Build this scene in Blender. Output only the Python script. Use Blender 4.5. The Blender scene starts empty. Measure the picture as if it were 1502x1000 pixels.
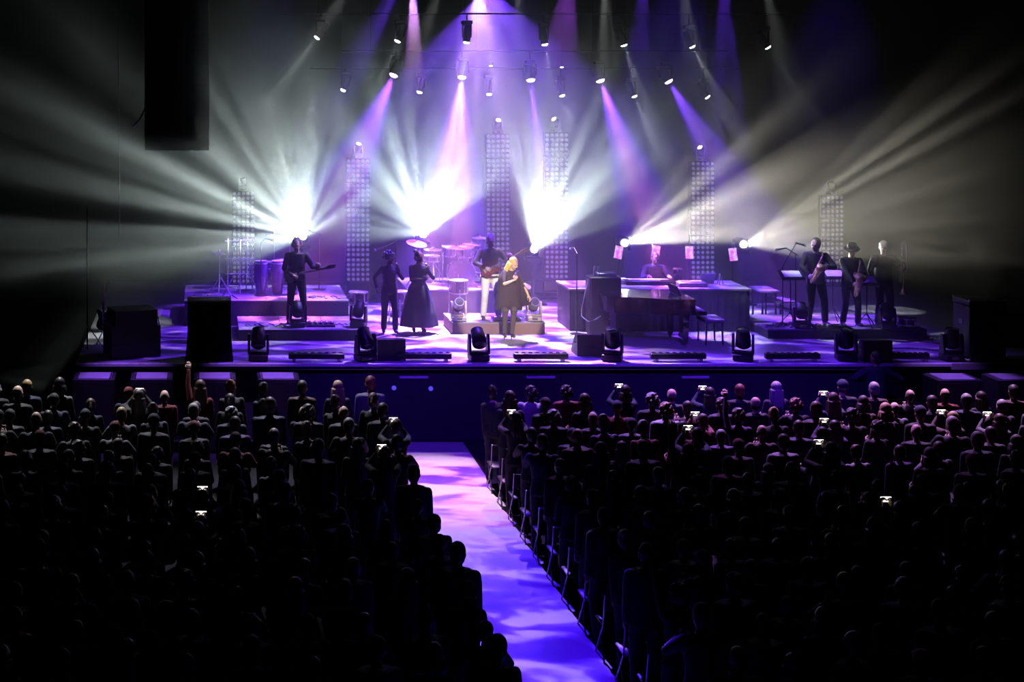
import bpy, bmesh, math, random
from mathutils import Vector, Matrix, Euler
R = math.radians
SC = bpy.context.scene
COL = SC.collection
random.seed(7)

# ------------------------------------------------------------------ camera
F, CX, CY, H = 2200.0, 300.0, 88.0, 7.4          # focal length and vanishing point in pixels of the 1502x1000 frame, eye height
cam_data = bpy.data.cameras.new('camera')
cam = bpy.data.objects.new('camera', cam_data)
COL.objects.link(cam)
cam.location = (0, 0, H)
cam.rotation_euler = (R(90), 0, 0)
cam_data.sensor_width = 36.0
cam_data.lens = F / 1502 * 36.0
cam_data.shift_x = (751 - CX) / 1502
cam_data.shift_y = -(500 - CY) / 1502
cam_data.clip_end = 300
SC.camera = cam

def at(px, py, Y):
    'pixel -> point at depth Y'
    return Vector(((px - CX) * Y / F, Y, H - (py - CY) * Y / F))
def on(px, py, Z):
    'pixel -> point on the horizontal plane Z'
    Y = F * (H - Z) / (py - CY)
    return Vector(((px - CX) * Y / F, Y, Z))
def X(px, Y): return (px - CX) * Y / F

# ------------------------------------------------------------------ world, exposure, render quality
w = bpy.data.worlds.new('dark_hall'); SC.world = w
w.use_nodes = True
w.node_tree.nodes['Background'].inputs[0].default_value = (0.0, 0.0, 0.0, 1)
w.node_tree.nodes['Background'].inputs[1].default_value = 0.0
SC.view_settings.view_transform = 'Standard'
SC.view_settings.look = 'None'
SC.view_settings.exposure = 0.0
SC.view_settings.gamma = 1.0
SC.view_settings.use_curve_mapping = False
cy = SC.cycles
cy.max_bounces = 4; cy.diffuse_bounces = 0; cy.glossy_bounces = 2; cy.transmission_bounces = 2
cy.volume_bounces = 0; cy.transparent_max_bounces = 4
cy.use_denoising = True
cy.caustics_reflective = False; cy.caustics_refractive = False

# ------------------------------------------------------------------ lights
def nd(nt, typ, **kw):
    n = nt.nodes.new(typ)
    for k, v in kw.items(): setattr(n, k, v)
    return n
def math_node(nt, op, a, b=None, c=None):
    n = nt.nodes.new('ShaderNodeMath'); n.operation = op
    for i, v in enumerate((a, b, c)):
        if v is None: continue
        if isinstance(v, (int, float)): n.inputs[i].default_value = v
        else: nt.links.new(v, n.inputs[i])
    return n.outputs[0]
def ramp(nt, fac, stops, interp='LINEAR'):
    n = nt.nodes.new('ShaderNodeValToRGB'); n.color_ramp.interpolation = interp
    cr = n.color_ramp
    while len(cr.elements) < len(stops): cr.elements.new(0.5)
    for e, (p, c) in zip(cr.elements, stops):
        e.position = p
        e.color = (c, c, c, 1) if isinstance(c, (int, float)) else (*c, 1)
    nt.links.new(fac, n.inputs[0])
    return n.outputs[0]
def aim(o, target, roll_up=Vector((0, 0, 1))):
    d = (Vector(target) - Vector(o.location)).normalized()
    z = -d
    up = roll_up if abs(z.dot(roll_up)) < 0.98 else Vector((0, 1, 0))
    x = up.cross(z).normalized(); y = z.cross(x)
    m = Matrix((x, y, z)).transposed()
    o.rotation_euler = m.to_euler()
def world_dir(nt, n, m):
    'x, y, z of the lamp-space direction n in the hall\'s own axes; m turns lamp space into hall space'
    out = []
    for i in range(3):
        d = nd(nt, 'ShaderNodeVectorMath', operation='DOT_PRODUCT')
        nt.links.new(n, d.inputs[0]); d.inputs[1].default_value = tuple(m[i])
        out.append(d.outputs['Value'])
    return out
def spot(name, loc, target, cone, power, color=(1, 1, 1), blend=0.3, radius=0.03, gobo=None, parent=None):
    'a real spot lamp; gobo(nt, n, m) returns a colour socket built from the direction n in lamp space'
    d = bpy.data.lights.new(name, 'SPOT')
    d.energy = power; d.color = color; d.spot_size = R(cone); d.spot_blend = blend; d.shadow_soft_size = radius
    o = bpy.data.objects.new(name, d); COL.objects.link(o)
    o.location = loc; aim(o, target)
    if gobo:
        d.use_nodes = True
        nt = d.node_tree
        em = [n for n in nt.nodes if n.type == 'EMISSION'][0]
        tc = nd(nt, 'ShaderNodeTexCoord')
        bpy.context.view_layer.update()
        c = gobo(nt, tc.outputs['Normal'], o.rotation_euler.to_matrix())
        nt.links.new(c, em.inputs['Color'])
    if parent is not None:
        bpy.context.view_layer.update()
        o.parent = parent; o.matrix_parent_inverse = parent.matrix_world.inverted()
    return o
DECK = 1.5                                        # stage deck height
YF = F * (H - DECK) / (533 - CY)                  # depth of the stage front edge

# gobo wheels: colour as a function of the direction n in lamp space
def g_fan(stops, tint, seed=0.0, fine=0.55, alpha=45.0, pos=None, tmin=0.0):
    'radial fan: brightness by angle as seen from the camera, degrees clockwise from the left horizontal'
    def g(nt, n, m):
        wx, wy, wz = world_dir(nt, n, m)
        nz_ = nd(nt, 'ShaderNodeSeparateXYZ'); nt.links.new(n, nz_.inputs[0])
        # ray pattern is shaped by angle as seen from the camera, where the beam points
        sx = math_node(nt, 'MULTIPLY_ADD', wy, -pos.x / pos.y, wx)
        sz = math_node(nt, 'MULTIPLY_ADD', wy, -(pos.z - H) / pos.y, wz)
        a = math_node(nt, 'ARCTAN2', sz, math_node(nt, 'MULTIPLY', sx, -1.0))
        a01 = math_node(nt, 'MULTIPLY_ADD', a, 1 / (2 * math.pi), 0.5)
        # stops may run from -90 to 270 degrees
        a01 = math_node(nt, 'FRACT', math_node(nt, 'ADD', a01, -0.25))
        st = [((d + 90) / 360.0, v) for d, v in stops]
        base = ramp(nt, a01, st, 'EASE')
        nz = nd(nt, 'ShaderNodeTexNoise', noise_dimensions='1D')
        nz.inputs['Scale'].default_value = 42.0; nz.inputs['Detail'].default_value = 2.0
        nt.links.new(math_node(nt, 'ADD', a01, seed), nz.inputs['W'])
        k = math_node(nt, 'MULTIPLY_ADD', math_node(nt, 'ADD', nz.outputs['Fac'], -0.5), 3.2 * fine, 1.0)
        k = math_node(nt, 'MAXIMUM', k, 0.12)
        lo = nd(nt, 'ShaderNodeMapRange', interpolation_type='SMOOTHSTEP')           # shutter: nothing dips under the heads of the hall
        lo.inputs[1].default_value = -0.06; lo.inputs[2].default_value = 0.0
        nt.links.new(wz, lo.inputs[0])
        k = math_node(nt, 'MULTIPLY', k, lo.outputs[0])
        hi = nd(nt, 'ShaderNodeMapRange', interpolation_type='SMOOTHSTEP')           # upper shutter
        hi.inputs[1].default_value = 0.72; hi.inputs[2].default_value = 0.28
        nt.links.new(wz, hi.inputs[0])
        k = math_node(nt, 'MULTIPLY', k, hi.outputs[0])
        ed = nd(nt, 'ShaderNodeMapRange', interpolation_type='SMOOTHSTEP')           # soft edge of the beam
        ed.inputs[1].default_value = R(alpha); ed.inputs[2].default_value = R(alpha) * 0.25
        nt.links.new(math_node(nt, 'ARCCOSINE', math_node(nt, 'MULTIPLY', nz_.outputs[2], -1.0)), ed.inputs[0])
        k = math_node(nt, 'MULTIPLY', k, ed.outputs[0])
        if tmin:                                                                     # the rays lean out sideways
            ti = nd(nt, 'ShaderNodeMapRange', interpolation_type='SMOOTHSTEP')
            ti.inputs[1].default_value = R(tmin - 8); ti.inputs[2].default_value = R(tmin + 10)
            nt.links.new(ed.inputs[0].links[0].from_socket, ti.inputs[0])
            k = math_node(nt, 'MULTIPLY', k, ti.outputs[0])
        rgb = nd(nt, 'ShaderNodeMix', data_type='RGBA', blend_type='MULTIPLY'); rgb.inputs[0].default_value = 1.0
        nt.links.new(base, rgb.inputs[6]); rgb.inputs[7].default_value = (*tint, 1)
        sc = nd(nt, 'ShaderNodeVectorMath', operation='SCALE')
        nt.links.new(rgb.outputs[2], sc.inputs[0]); nt.links.new(k, sc.inputs['Scale'])
        return sc.outputs[0]
    return g
def g_ring(core, outer, half):
    'wash lamp: pink heart inside a violet ring'
    def g(nt, n, m):
        s = nd(nt, 'ShaderNodeSeparateXYZ'); nt.links.new(n, s.inputs[0])
        th = math_node(nt, 'ARCCOSINE', math_node(nt, 'ABSOLUTE', s.outputs[2]))
        t = math_node(nt, 'DIVIDE', th, R(half))
        c = ramp(nt, t, [(0.0, core), (0.34, core), (0.6, outer), (1.0, tuple(c * 0.25 for c in outer))], 'EASE')
        return scale_rgb(nt, c, leaf(nt, s))
    return g
def leaf(nt, s, lo=0.06):
    'leafy break-up plate in the lamp'
    iz = math_node(nt, 'ABSOLUTE', s.outputs[2])
    u = math_node(nt, 'DIVIDE', s.outputs[0], iz); v = math_node(nt, 'DIVIDE', s.outputs[1], iz)
    r = breakup(nt, u, v, 11.0, [(0.42, lo), (0.56, 1.0)], 2.2, (1, 1), 0.3, 2.0, 0.5)
    b = nd(nt, 'ShaderNodeSeparateColor'); nt.links.new(r, b.inputs[0])
    return b.outputs[0]
def g_leaf(nt, n, m):
    s = nd(nt, 'ShaderNodeSeparateXYZ'); nt.links.new(n, s.inputs[0])
    k = leaf(nt, s)
    c = nd(nt, 'ShaderNodeCombineXYZ')
    for i in range(3): nt.links.new(k, c.inputs[i])
    return c.outputs[0]
def g_prism(count, spread, seed):
    'narrow beam split into a few rays'
    def g(nt, n, m):
        s = nd(nt, 'ShaderNodeSeparateXYZ'); nt.links.new(n, s.inputs[0])
        u = math_node(nt, 'DIVIDE', s.outputs[0], math_node(nt, 'ABSOLUTE', s.outputs[2]))
        nz = nd(nt, 'ShaderNodeTexNoise', noise_dimensions='1D')
        nz.inputs['Scale'].default_value = count / spread; nz.inputs['Detail'].default_value = 1.0
        nt.links.new(math_node(nt, 'ADD', u, seed), nz.inputs['W'])
        return ramp(nt, nz.outputs['Fac'], [(0.34, 0.12), (0.62, 1.0)])
    return g
def plane_uv(nt, n, m, h):
    'where the ray meets the floor h metres below the lamp'
    wx, wy, wz = world_dir(nt, n, m)
    iz = math_node(nt, 'MAXIMUM', math_node(nt, 'MULTIPLY', wz, -1.0), 0.02)
    u = math_node(nt, 'MULTIPLY', math_node(nt, 'DIVIDE', wx, iz), h)
    v = math_node(nt, 'MULTIPLY', math_node(nt, 'DIVIDE', wy, iz), h)
    return u, v
def breakup(nt, u, v, scale, stops, seed, stretch=(1, 1), rot=0.5, detail=3.0, distort=0.6):
    c = nd(nt, 'ShaderNodeCombineXYZ')
    nt.links.new(u, c.inputs[0]); nt.links.new(v, c.inputs[1]); c.inputs[2].default_value = seed
    m = nd(nt, 'ShaderNodeMapping'); m.inputs['Rotation'].default_value = (0, 0, rot)
    m.inputs['Scale'].default_value = (stretch[0], stretch[1], 1)
    nt.links.new(c.outputs[0], m.inputs[0])
    z = nd(nt, 'ShaderNodeTexNoise'); z.inputs['Scale'].default_value = scale
    z.inputs['Detail'].default_value = detail; z.inputs['Distortion'].default_value = distort
    nt.links.new(m.outputs[0], z.inputs['Vector'])
    return ramp(nt, z.outputs['Fac'], stops)
def step(nt, x, lo, hi, soft):
    'soft shutter: 1 between lo and hi'
    a = nd(nt, 'ShaderNodeMapRange', interpolation_type='SMOOTHSTEP')
    a.inputs[1].default_value = lo - soft; a.inputs[2].default_value = lo + soft
    nt.links.new(x, a.inputs[0])
    b = nd(nt, 'ShaderNodeMapRange', interpolation_type='SMOOTHSTEP')
    b.inputs[1].default_value = hi - soft; b.inputs[2].default_value = hi + soft
    b.inputs[3].default_value = 1.0; b.inputs[4].default_value = 0.0
    nt.links.new(x, b.inputs[0])
    return math_node(nt, 'MULTIPLY', a.outputs[0], b.outputs[0])
def scale_rgb(nt, c, k):
    sc = nd(nt, 'ShaderNodeVectorMath', operation='SCALE')
    nt.links.new(c, sc.inputs[0]); nt.links.new(k, sc.inputs['Scale'])
    return sc.outputs[0]
def g_deck(nt, n, m):
    u, v = plane_uv(nt, n, m, 7.5)
    c = breakup(nt, u, v, 1.25, [(0.40, (0.02, 0.003, 0.25)), (0.46, (0.1, 0.02, 0.6)), (0.51, (0.7, 0.2, 0.8)), (0.55, (1.0, 0.62, 0.95)), (0.62, (1.0, 0.9, 1.0))],
                3.3, (0.8, 1.5), 0.45)
    return scale_rgb(nt, c, math_node(nt, 'MULTIPLY', step(nt, u, -2.4, 2.4, 1.5), step(nt, v, -4.33, 2.7, 0.03)))
def g_deck_violet(nt, n, m):
    u, v = plane_uv(nt, n, m, 7.5)
    c = breakup(nt, u, v, 1.3, [(0.42, (0.006, 0.001, 0.06)), (0.5, (0.10, 0.012, 0.8)), (0.57, (0.16, 0.035, 1.0)), (0.63, (0.45, 0.25, 1.0))],
                11.7, (0.7, 1.6), 0.35)
    return scale_rgb(nt, c, math_node(nt, 'MULTIPLY', step(nt, u, -8.6, 9.6, 1.2), step(nt, v, -4.33, 3.0, 0.03)))
def g_aisle(nt, n, m):
    u, v = plane_uv(nt, n, m, 9.0)
    c = breakup(nt, u, v, 1.1, [(0.40, (0.03, 0.002, 0.6)), (0.49, (0.06, 0.008, 1.0)), (0.55, (0.11, 0.03, 1.0)), (0.63, (0.3, 0.16, 1.0))], 5.1, (0.9, 1.3), 0.2)
    pk = breakup(nt, u, v, 1.3, [(0.40, (0.25, 0.04, 0.9)), (0.47, (0.9, 0.25, 0.9)), (0.56, (1.0, 0.6, 0.95))], 8.0, (0.7, 1.6), 0.1)
    t = nd(nt, 'ShaderNodeMapRange', interpolation_type='SMOOTHSTEP')
    t.inputs[1].default_value = -7.0; t.inputs[2].default_value = -3.8
    nt.links.new(v, t.inputs[0])
    mx = nd(nt, 'ShaderNodeMix', data_type='RGBA')
    nt.links.new(t.outputs[0], mx.inputs[0]); nt.links.new(c, mx.inputs[6]); nt.links.new(pk, mx.inputs[7])
    # the far end gets more light through the gobo so that the strip stays even
    e = math_node(nt, 'MULTIPLY_ADD', math_node(nt, 'MULTIPLY', v, v), 0.010, 0.9)
    return scale_rgb(nt, mx.outputs[2], math_node(nt, 'MULTIPLY', e, math_node(nt, 'MULTIPLY', step(nt, u, -0.95, 0.95, 0.1), step(nt, v, -17.0, -0.55, 0.1))))

# deck and aisle gobo lamps on the front lighting bar, follow spot in the hall
FRONT_Y, FRONT_Z = 29.6, 9.0
spot('deck_gobo_lamp', (6.1, 33.4, FRONT_Z), (6.1, 32.4, 1.5), 70, 11500, gobo=g_deck, radius=0.02)
spot('deck_violet_lamp', (6.3, 33.4, FRONT_Z), (6.6, 32.4, 1.5), 105, 12000, gobo=g_deck_violet, radius=0.02)
spot('aisle_gobo_lamp', (4.05, 29.4, FRONT_Z), (4.05, 22.5, 0), 62, 11000, gobo=g_aisle, radius=0.02)
spot('follow_spot', (3.0, 2.0, 12.5), at(738, 446, 31.6), 3.5, 65000, (1.0, 0.82, 0.66), blend=0.25, radius=0.04)
# violet front wash upstage, added violet and pale rim light over the front rows
for i, (x, tx, pw) in enumerate(((1.5, 1.0, 500), (6.0, 6.5, 900), (9.0, 10.0, 2200), (12.0, 13.5, 700))):
    spot('violet_wash_lamp', (x, FRONT_Y - 2.0, FRONT_Z + 0.6), (tx, 35.0, 2.4), 38, pw, (0.10, 0.012, 1.0), blend=0.8, radius=0.05)
for x, pw, c in ((-2.4, 5000, (0.7, 0.68, 0.75)), (1.2, 5200, (0.66, 0.6, 0.8)), (6.6, 6000, (0.45, 0.2, 1.0)), (9.8, 8000, (0.6, 0.24, 1.0)), (13.2, 8000, (0.68, 0.34, 0.9))):
    spot('audience_rim_fill', (x, 28.7, 7.6), (x, 25.4, 1.6), 48, pw * 0.8, c, blend=1.0, radius=0.05)  # added spots with no fixture, rimming the heads of the front rows
for x, tx in ((2.5, 4.5), (8.5, 10.0)):
    spot('blue_front_fill', (x, 20.5, 9.8), (tx, 29.2, 0.9), 34, 4200, (0.10, 0.012, 1.0), blend=0.9, radius=0.05)  # added unseen fill that turns the stage front blue
for x, tx, pw in ((-2.6, -1.5, 900), (2.2, 0.9, 1100), (13.0, 14.3, 800)):
    spot('pit_violet_fill', (x, 27.0, 10.5), (tx, 28.35, 1.4), 15, pw * 6, (0.3, 0.1, 1.0), blend=0.9, radius=0.05)  # added unseen fill that brightens the subwoofer tops

# ------------------------------------------------------------------ materials
MATS = {}
def mat(name, color=(0.5, 0.5, 0.5), rough=0.5, metal=0.0, emit=None, power=0.0, vary=0.12, scale=8.0, objcol=False, coat=0.0, spec=0.5):
    if name in MATS: return MATS[name]
    m = bpy.data.materials.new(name); m.use_nodes = True
    nt = m.node_tree; b = nt.nodes['Principled BSDF']
    b.inputs['Roughness'].default_value = rough; b.inputs['Metallic'].default_value = metal
    b.inputs['Specular IOR Level'].default_value = spec
    if coat: b.inputs['Coat Weight'].default_value = coat
    if emit is not None:
        b.inputs['Base Color'].default_value = (*color, 1)
        b.inputs['Emission Color'].default_value = (*emit, 1); b.inputs['Emission Strength'].default_value = power
    else:
        tc = nd(nt, 'ShaderNodeTexCoord')
        z = nd(nt, 'ShaderNodeTexNoise'); z.inputs['Scale'].default_value = scale; z.inputs['Detail'].default_value = 3
        nt.links.new(tc.outputs['Object'], z.inputs['Vector'])
        k = math_node(nt, 'MULTIPLY_ADD', math_node(nt, 'ADD', z.outputs['Fac'], -0.5), 2 * vary, 1.0)
        sc = nd(nt, 'ShaderNodeVectorMath', operation='SCALE')
        if objcol:
            oi = nd(nt, 'ShaderNodeObjectInfo'); nt.links.new(oi.outputs['Color'], sc.inputs[0])
        else: sc.inputs[0].default_value = color
        nt.links.new(k, sc.inputs['Scale']); nt.links.new(sc.outputs[0], b.inputs['Base Color'])
        rr = math_node(nt, 'MULTIPLY_ADD', math_node(nt, 'ADD', z.outputs['Fac'], -0.5), 0.25, rough)
        nt.links.new(rr, b.inputs['Roughness'])
    MATS[name] = m
    return m
M_BLACK = mat('black_plastic', (0.012, 0.012, 0.013), 0.45)
M_RIG = mat('matt_black_rig', (0.0035, 0.0035, 0.004), 0.8, spec=0.08)
M_BMETAL = mat('black_metal', (0.02, 0.02, 0.022), 0.35, 0.4)
M_GRILL = mat('speaker_grille', (0.014, 0.014, 0.015), 0.7, scale=60, vary=0.4)
M_CHROME = mat('chrome', (0.7, 0.7, 0.72), 0.25, 0.55)
M_STEEL = mat('grey_steel', (0.32, 0.32, 0.34), 0.4, 0.7)
M_BRASS = mat('cymbal_bronze', (0.5, 0.4, 0.3), 0.3, 0.55, scale=20)
M_GOLD = mat('lacquered_brass', (0.8, 0.58, 0.25), 0.25, 0.6)
M_PIANO = mat('piano_lacquer', (0.006, 0.006, 0.007), 0.12, coat=0.6)
M_DRAPE = mat('black_drape', (0.010, 0.009, 0.012), 0.95, spec=0.05, scale=3, vary=0.3)
M_DECK = mat('grey_stage_vinyl', (0.5, 0.49, 0.5), 0.42, scale=2.0, vary=0.18)
M_RISERTOP = mat('riser_carpet', (0.24, 0.235, 0.25), 0.75, scale=14, vary=0.25)
M_RISER = mat('dark_riser_board', (0.016, 0.015, 0.02), 0.6, scale=3, vary=0.25)
M_BROWN = mat('brown_riser_board', (0.22, 0.13, 0.11), 0.6, scale=2.2, vary=0.3)
M_FLOOR = mat('hall_floor', (0.025, 0.025, 0.028), 0.85, scale=1.4, vary=0.25, spec=0.1)
M_WALL = mat('dark_wall', (0.003, 0.003, 0.0033), 0.95, scale=1.0, spec=0.0)
M_EDGE = mat('pale_edge_strip', (0.85, 0.82, 0.84), 0.5)
M_CASE = mat('flight_case_board', (0.02, 0.02, 0.024), 0.5, scale=5, vary=0.3)
M_SUBTOP = mat('lit_top_pale', (0.4, 0.38, 0.42), 0.5, scale=4, vary=0.3)  # tops paler than their cabinets, standing in for light from above
M_WHITEKEY = mat('ivory_keys', (0.75, 0.73, 0.68), 0.3)
M_HEADSKIN = mat('drum_head', (0.5, 0.49, 0.49), 0.45)
M_SHELL = mat('drum_shell', (0.07, 0.05, 0.10), 0.25, coat=0.4)
M_GTR = mat('guitar_lacquer', (0.16, 0.035, 0.02), 0.2, coat=0.5)
M_WOOD = mat('guitar_neck_wood', (0.42, 0.27, 0.14), 0.4, scale=12)
M_CABLE = mat('rubber_cable', (0.05, 0.05, 0.055), 0.4)
M_PAPER = mat('white_paper', (0.75, 0.74, 0.72), 0.8)
M_SKIN = mat('skin', objcol=True, rough=0.5, vary=0.08)
M_CLOTH = mat('cloth', objcol=True, rough=0.8, vary=0.18, scale=11)
M_HAIR = mat('hair', objcol=True, rough=0.5, vary=0.35, scale=45)
M_EYE = mat('eye_dark', (0.02, 0.015, 0.012), 0.2)
M_LIP = mat('lips', (0.35, 0.12, 0.10), 0.45)
M_LENSW = mat('lit_lens_white', (0.9, 0.9, 0.9), emit=(0.9, 0.97, 1.0), power=14)
M_LENSP = mat('lit_lens_pink', (0.9, 0.8, 0.9), emit=(1.0, 0.62, 1.0), power=7)
M_LENSB = mat('lit_lens_big', (0.9, 0.9, 0.9), emit=(0.95, 1.0, 1.0), power=60)
M_LENSOFF = mat('lens_glass', (0.05, 0.05, 0.06), 0.08, coat=1.0)
M_LED = mat('matrix_lamp', (0.5, 0.5, 0.5), emit=(0.62, 0.5, 1.0), power=0.22)
M_LEDOFF = mat('lamp_reflector', (0.2, 0.19, 0.24), 0.3, 0.6)
M_PHONE = mat('phone_screen', (0.5, 0.5, 0.5), emit=(1.0, 0.98, 0.92), power=4.0)
M_BLUELED = mat('blue_indicator', (0.2, 0.2, 0.5), emit=(0.12, 0.08, 1.0), power=0.7)
def pink_glow():  # pink light on the sheets, put into the material as glow
    m = bpy.data.materials.new('pink_sheet_glow'); m.use_nodes = True
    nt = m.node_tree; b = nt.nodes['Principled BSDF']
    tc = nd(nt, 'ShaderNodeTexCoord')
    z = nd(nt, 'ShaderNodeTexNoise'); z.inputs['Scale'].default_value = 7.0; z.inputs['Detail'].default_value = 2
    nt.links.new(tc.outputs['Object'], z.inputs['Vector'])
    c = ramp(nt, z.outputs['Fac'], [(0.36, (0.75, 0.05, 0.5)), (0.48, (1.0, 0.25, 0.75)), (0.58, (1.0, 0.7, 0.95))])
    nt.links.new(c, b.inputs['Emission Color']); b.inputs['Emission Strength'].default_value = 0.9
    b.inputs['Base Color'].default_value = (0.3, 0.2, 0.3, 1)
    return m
M_PINK = pink_glow()

# ------------------------------------------------------------------ mesh building
class MB:
    'collects shapes; build() links them as one mesh object'
    def __init__(s): s.v = []; s.f = []
    def add(s, vs, fs):
        o = len(s.v); s.v += [Vector(p) for p in vs]; s.f += [[i + o for i in f] for f in fs]; return s
    def box(s, c, size, rot=None):
        hx, hy, hz = size[0] / 2, size[1] / 2, size[2] / 2
        vs = [Vector((sx * hx, sy * hy, sz * hz)) for sz in (-1, 1) for sy in (-1, 1) for sx in (-1, 1)]
        if rot is not None:
            m = Euler(rot).to_matrix(); vs = [m @ p for p in vs]
        return s.add([p + Vector(c) for p in vs], [(0, 2, 3, 1), (4, 5, 7, 6), (0, 1, 5, 4), (2, 6, 7, 3), (0, 4, 6, 2), (1, 3, 7, 5)])
    def bbox(s, c, size, b=0.015, rot=None):
        'box with chamfered vertical and top edges'
        hx, hy, hz = size[0] / 2, size[1] / 2, size[2] / 2
        b2 = b * 0.999
        def ring2(z, i):
            e = b + i
            return [(-hx + i, -hy + e, z), (-hx + e, -hy + i, z), (hx - e, -hy + i, z), (hx - i, -hy + e, z), (hx - i, hy - e, z), (hx - e, hy - i, z), (-hx + e, hy - i, z), (-hx + i, hy - e, z)]
        rs = [ring2(-hz, b2), ring2(-hz + b, 0), ring2(hz - b, 0), ring2(hz, b2)]
        vs = [Vector(p) for r in rs for p in r]
        if rot is not None:
            m = Euler(rot).to_matrix(); vs = [m @ p for p in vs]
        fs = [tuple(range(7, -1, -1)), tuple(range(24, 32))]
        for k in range(3):
            for j in range(8): fs.append((k * 8 + j, k * 8 + (j + 1) % 8, k * 8 + 8 + (j + 1) % 8, k * 8 + 8 + j))
        return s.add([p + Vector(c) for p in vs], fs)
    def loft(s, rings, cap=True):
        n = len(rings[0]); vs = [Vector(p) for r in rings for p in r]; fs = []
        for k in range(len(rings) - 1):
            for j in range(n): fs.append((k * n + j, k * n + (j + 1) % n, (k + 1) * n + (j + 1) % n, (k + 1) * n + j))
        if cap: fs += [tuple(range(n - 1, -1, -1)), tuple(range((len(rings) - 1) * n, len(rings) * n))]
        return s.add(vs, fs)
    def tube(s, pts, r, seg=8, cap=True):
        pts = [Vector(p) for p in pts]; rs = r if isinstance(r, (list, tuple)) else [r] * len(pts)
        rings = []; ref = None
        for i, p in enumerate(pts):
            d = (pts[min(i + 1, len(pts) - 1)] - pts[max(i - 1, 0)])
            d = d.normalized() if d.length > 1e-9 else Vector((0, 0, 1))
            if ref is None: ref = Vector((0, 0, 1)) if abs(d.z) < 0.9 else Vector((1, 0, 0))
            u = d.cross(ref)
            if u.length < 1e-4: u = d.cross(Vector((0.3, 1, 0.2)))
            u.normalize(); v = d.cross(u)
            rings.append([p + (u * math.cos(a) + v * math.sin(a)) * rs[i] for a in [2 * math.pi * j / seg for j in range(seg)]])
        return s.loft(rings, cap)
    def cyl(s, p0, p1, r0, r1=None, seg=16): return s.tube([p0, p1], [r0, r0 if r1 is None else r1], seg)
    def lathe(s, prof, c=(0, 0, 0), seg=20, rot=None):
        m = Euler(rot).to_matrix() if rot is not None else Matrix.Identity(3)
        rings = [[m @ Vector((r * math.cos(2 * math.pi * j / seg), r * math.sin(2 * math.pi * j / seg), z)) + Vector(c) for j in range(seg)] for r, z in prof]
        return s.loft(rings, True)
    def ball(s, c, r, seg=14, rows=9, rot=None):
        r = (r, r, r) if isinstance(r, (int, float)) else r
        m = Euler(rot).to_matrix() if rot is not None else Matrix.Identity(3)
        rings = []
        for i in range(rows + 1):
            t = math.pi * (0.02 + 0.96 * i / rows)
            rings.append([m @ Vector((r[0] * math.sin(t) * math.cos(2 * math.pi * j / seg), r[1] * math.sin(t) * math.sin(2 * math.pi * j / seg), -r[2] * math.cos(t))) + Vector(c) for j in range(seg)])
        return s.loft(rings, True)
    def prism(s, poly, z0, z1, m=None):
        n = len(poly); vs = [Vector((x, y, z0)) for x, y in poly] + [Vector((x, y, z1)) for x, y in poly]
        if m is not None: vs = [m @ p for p in vs]
        fs = [tuple(range(n - 1, -1, -1)), tuple(range(n, 2 * n))] + [(j, (j + 1) % n, n + (j + 1) % n, n + j) for j in range(n)]
        return s.add(vs, fs)
    def xf(s, m): s.v = [m @ p for p in s.v]; return s
    def mesh(s, name, material=None, smooth=False):
        me = bpy.data.meshes.new(name); me.from_pydata([tuple(p) for p in s.v], [], s.f)
        bm = bmesh.new(); bm.from_mesh(me); bmesh.ops.recalc_face_normals(bm, faces=bm.faces); bm.to_mesh(me); bm.free()
        if smooth:
            me.polygons.foreach_set('use_smooth', [True] * len(me.polygons))
            if smooth == 'auto':
                me.set_sharp_from_angle(angle=R(38))
        if material: me.materials.append(material)
        me.update(); return me
    def build(s, name, material, parent=None, smooth='auto', label=None):
        o = bpy.data.objects.new(name, s.mesh(name, material, smooth)); COL.objects.link(o)
        if parent is not None: o.parent = parent
        if label: o['label'] = label
        return o
def link_mesh(name, me, parent=None, color=None):
    o = bpy.data.objects.new(name, me); COL.objects.link(o)
    if parent is not None: o.parent = parent
    if color: o.color = (*color, 1)
    return o
def tag(o, label, cat, group=None, kind=None):
    o['label'] = label; o['category'] = cat
    if group: o['group'] = group
    if kind: o['kind'] = kind
    return o
def thing(name, label, cat, loc, rz=0.0, group=None):
    o = bpy.data.objects.new(name, None); COL.objects.link(o); o.empty_display_size = 0.1
    o.location = loc; o.rotation_euler = (0, 0, rz)
    return tag(o, label, cat, group)
def dup(root, loc, rz=None, label=None):
    r = root.copy(); COL.objects.link(r); r.location = loc
    if rz is not None: r.rotation_euler = (0, 0, rz)
    if label: r['label'] = label
    for ch in list(root.children):
        c = ch.copy(); COL.objects.link(c); c.parent = r
        for g in list(ch.children):
            d = g.copy(); COL.objects.link(d); d.parent = c
    return r
def struct(name, mb, material, label=None, smooth=False):
    o = mb.build(name, material, None, smooth); o['kind'] = 'structure'
    if label: o['label'] = label
    return o

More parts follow.
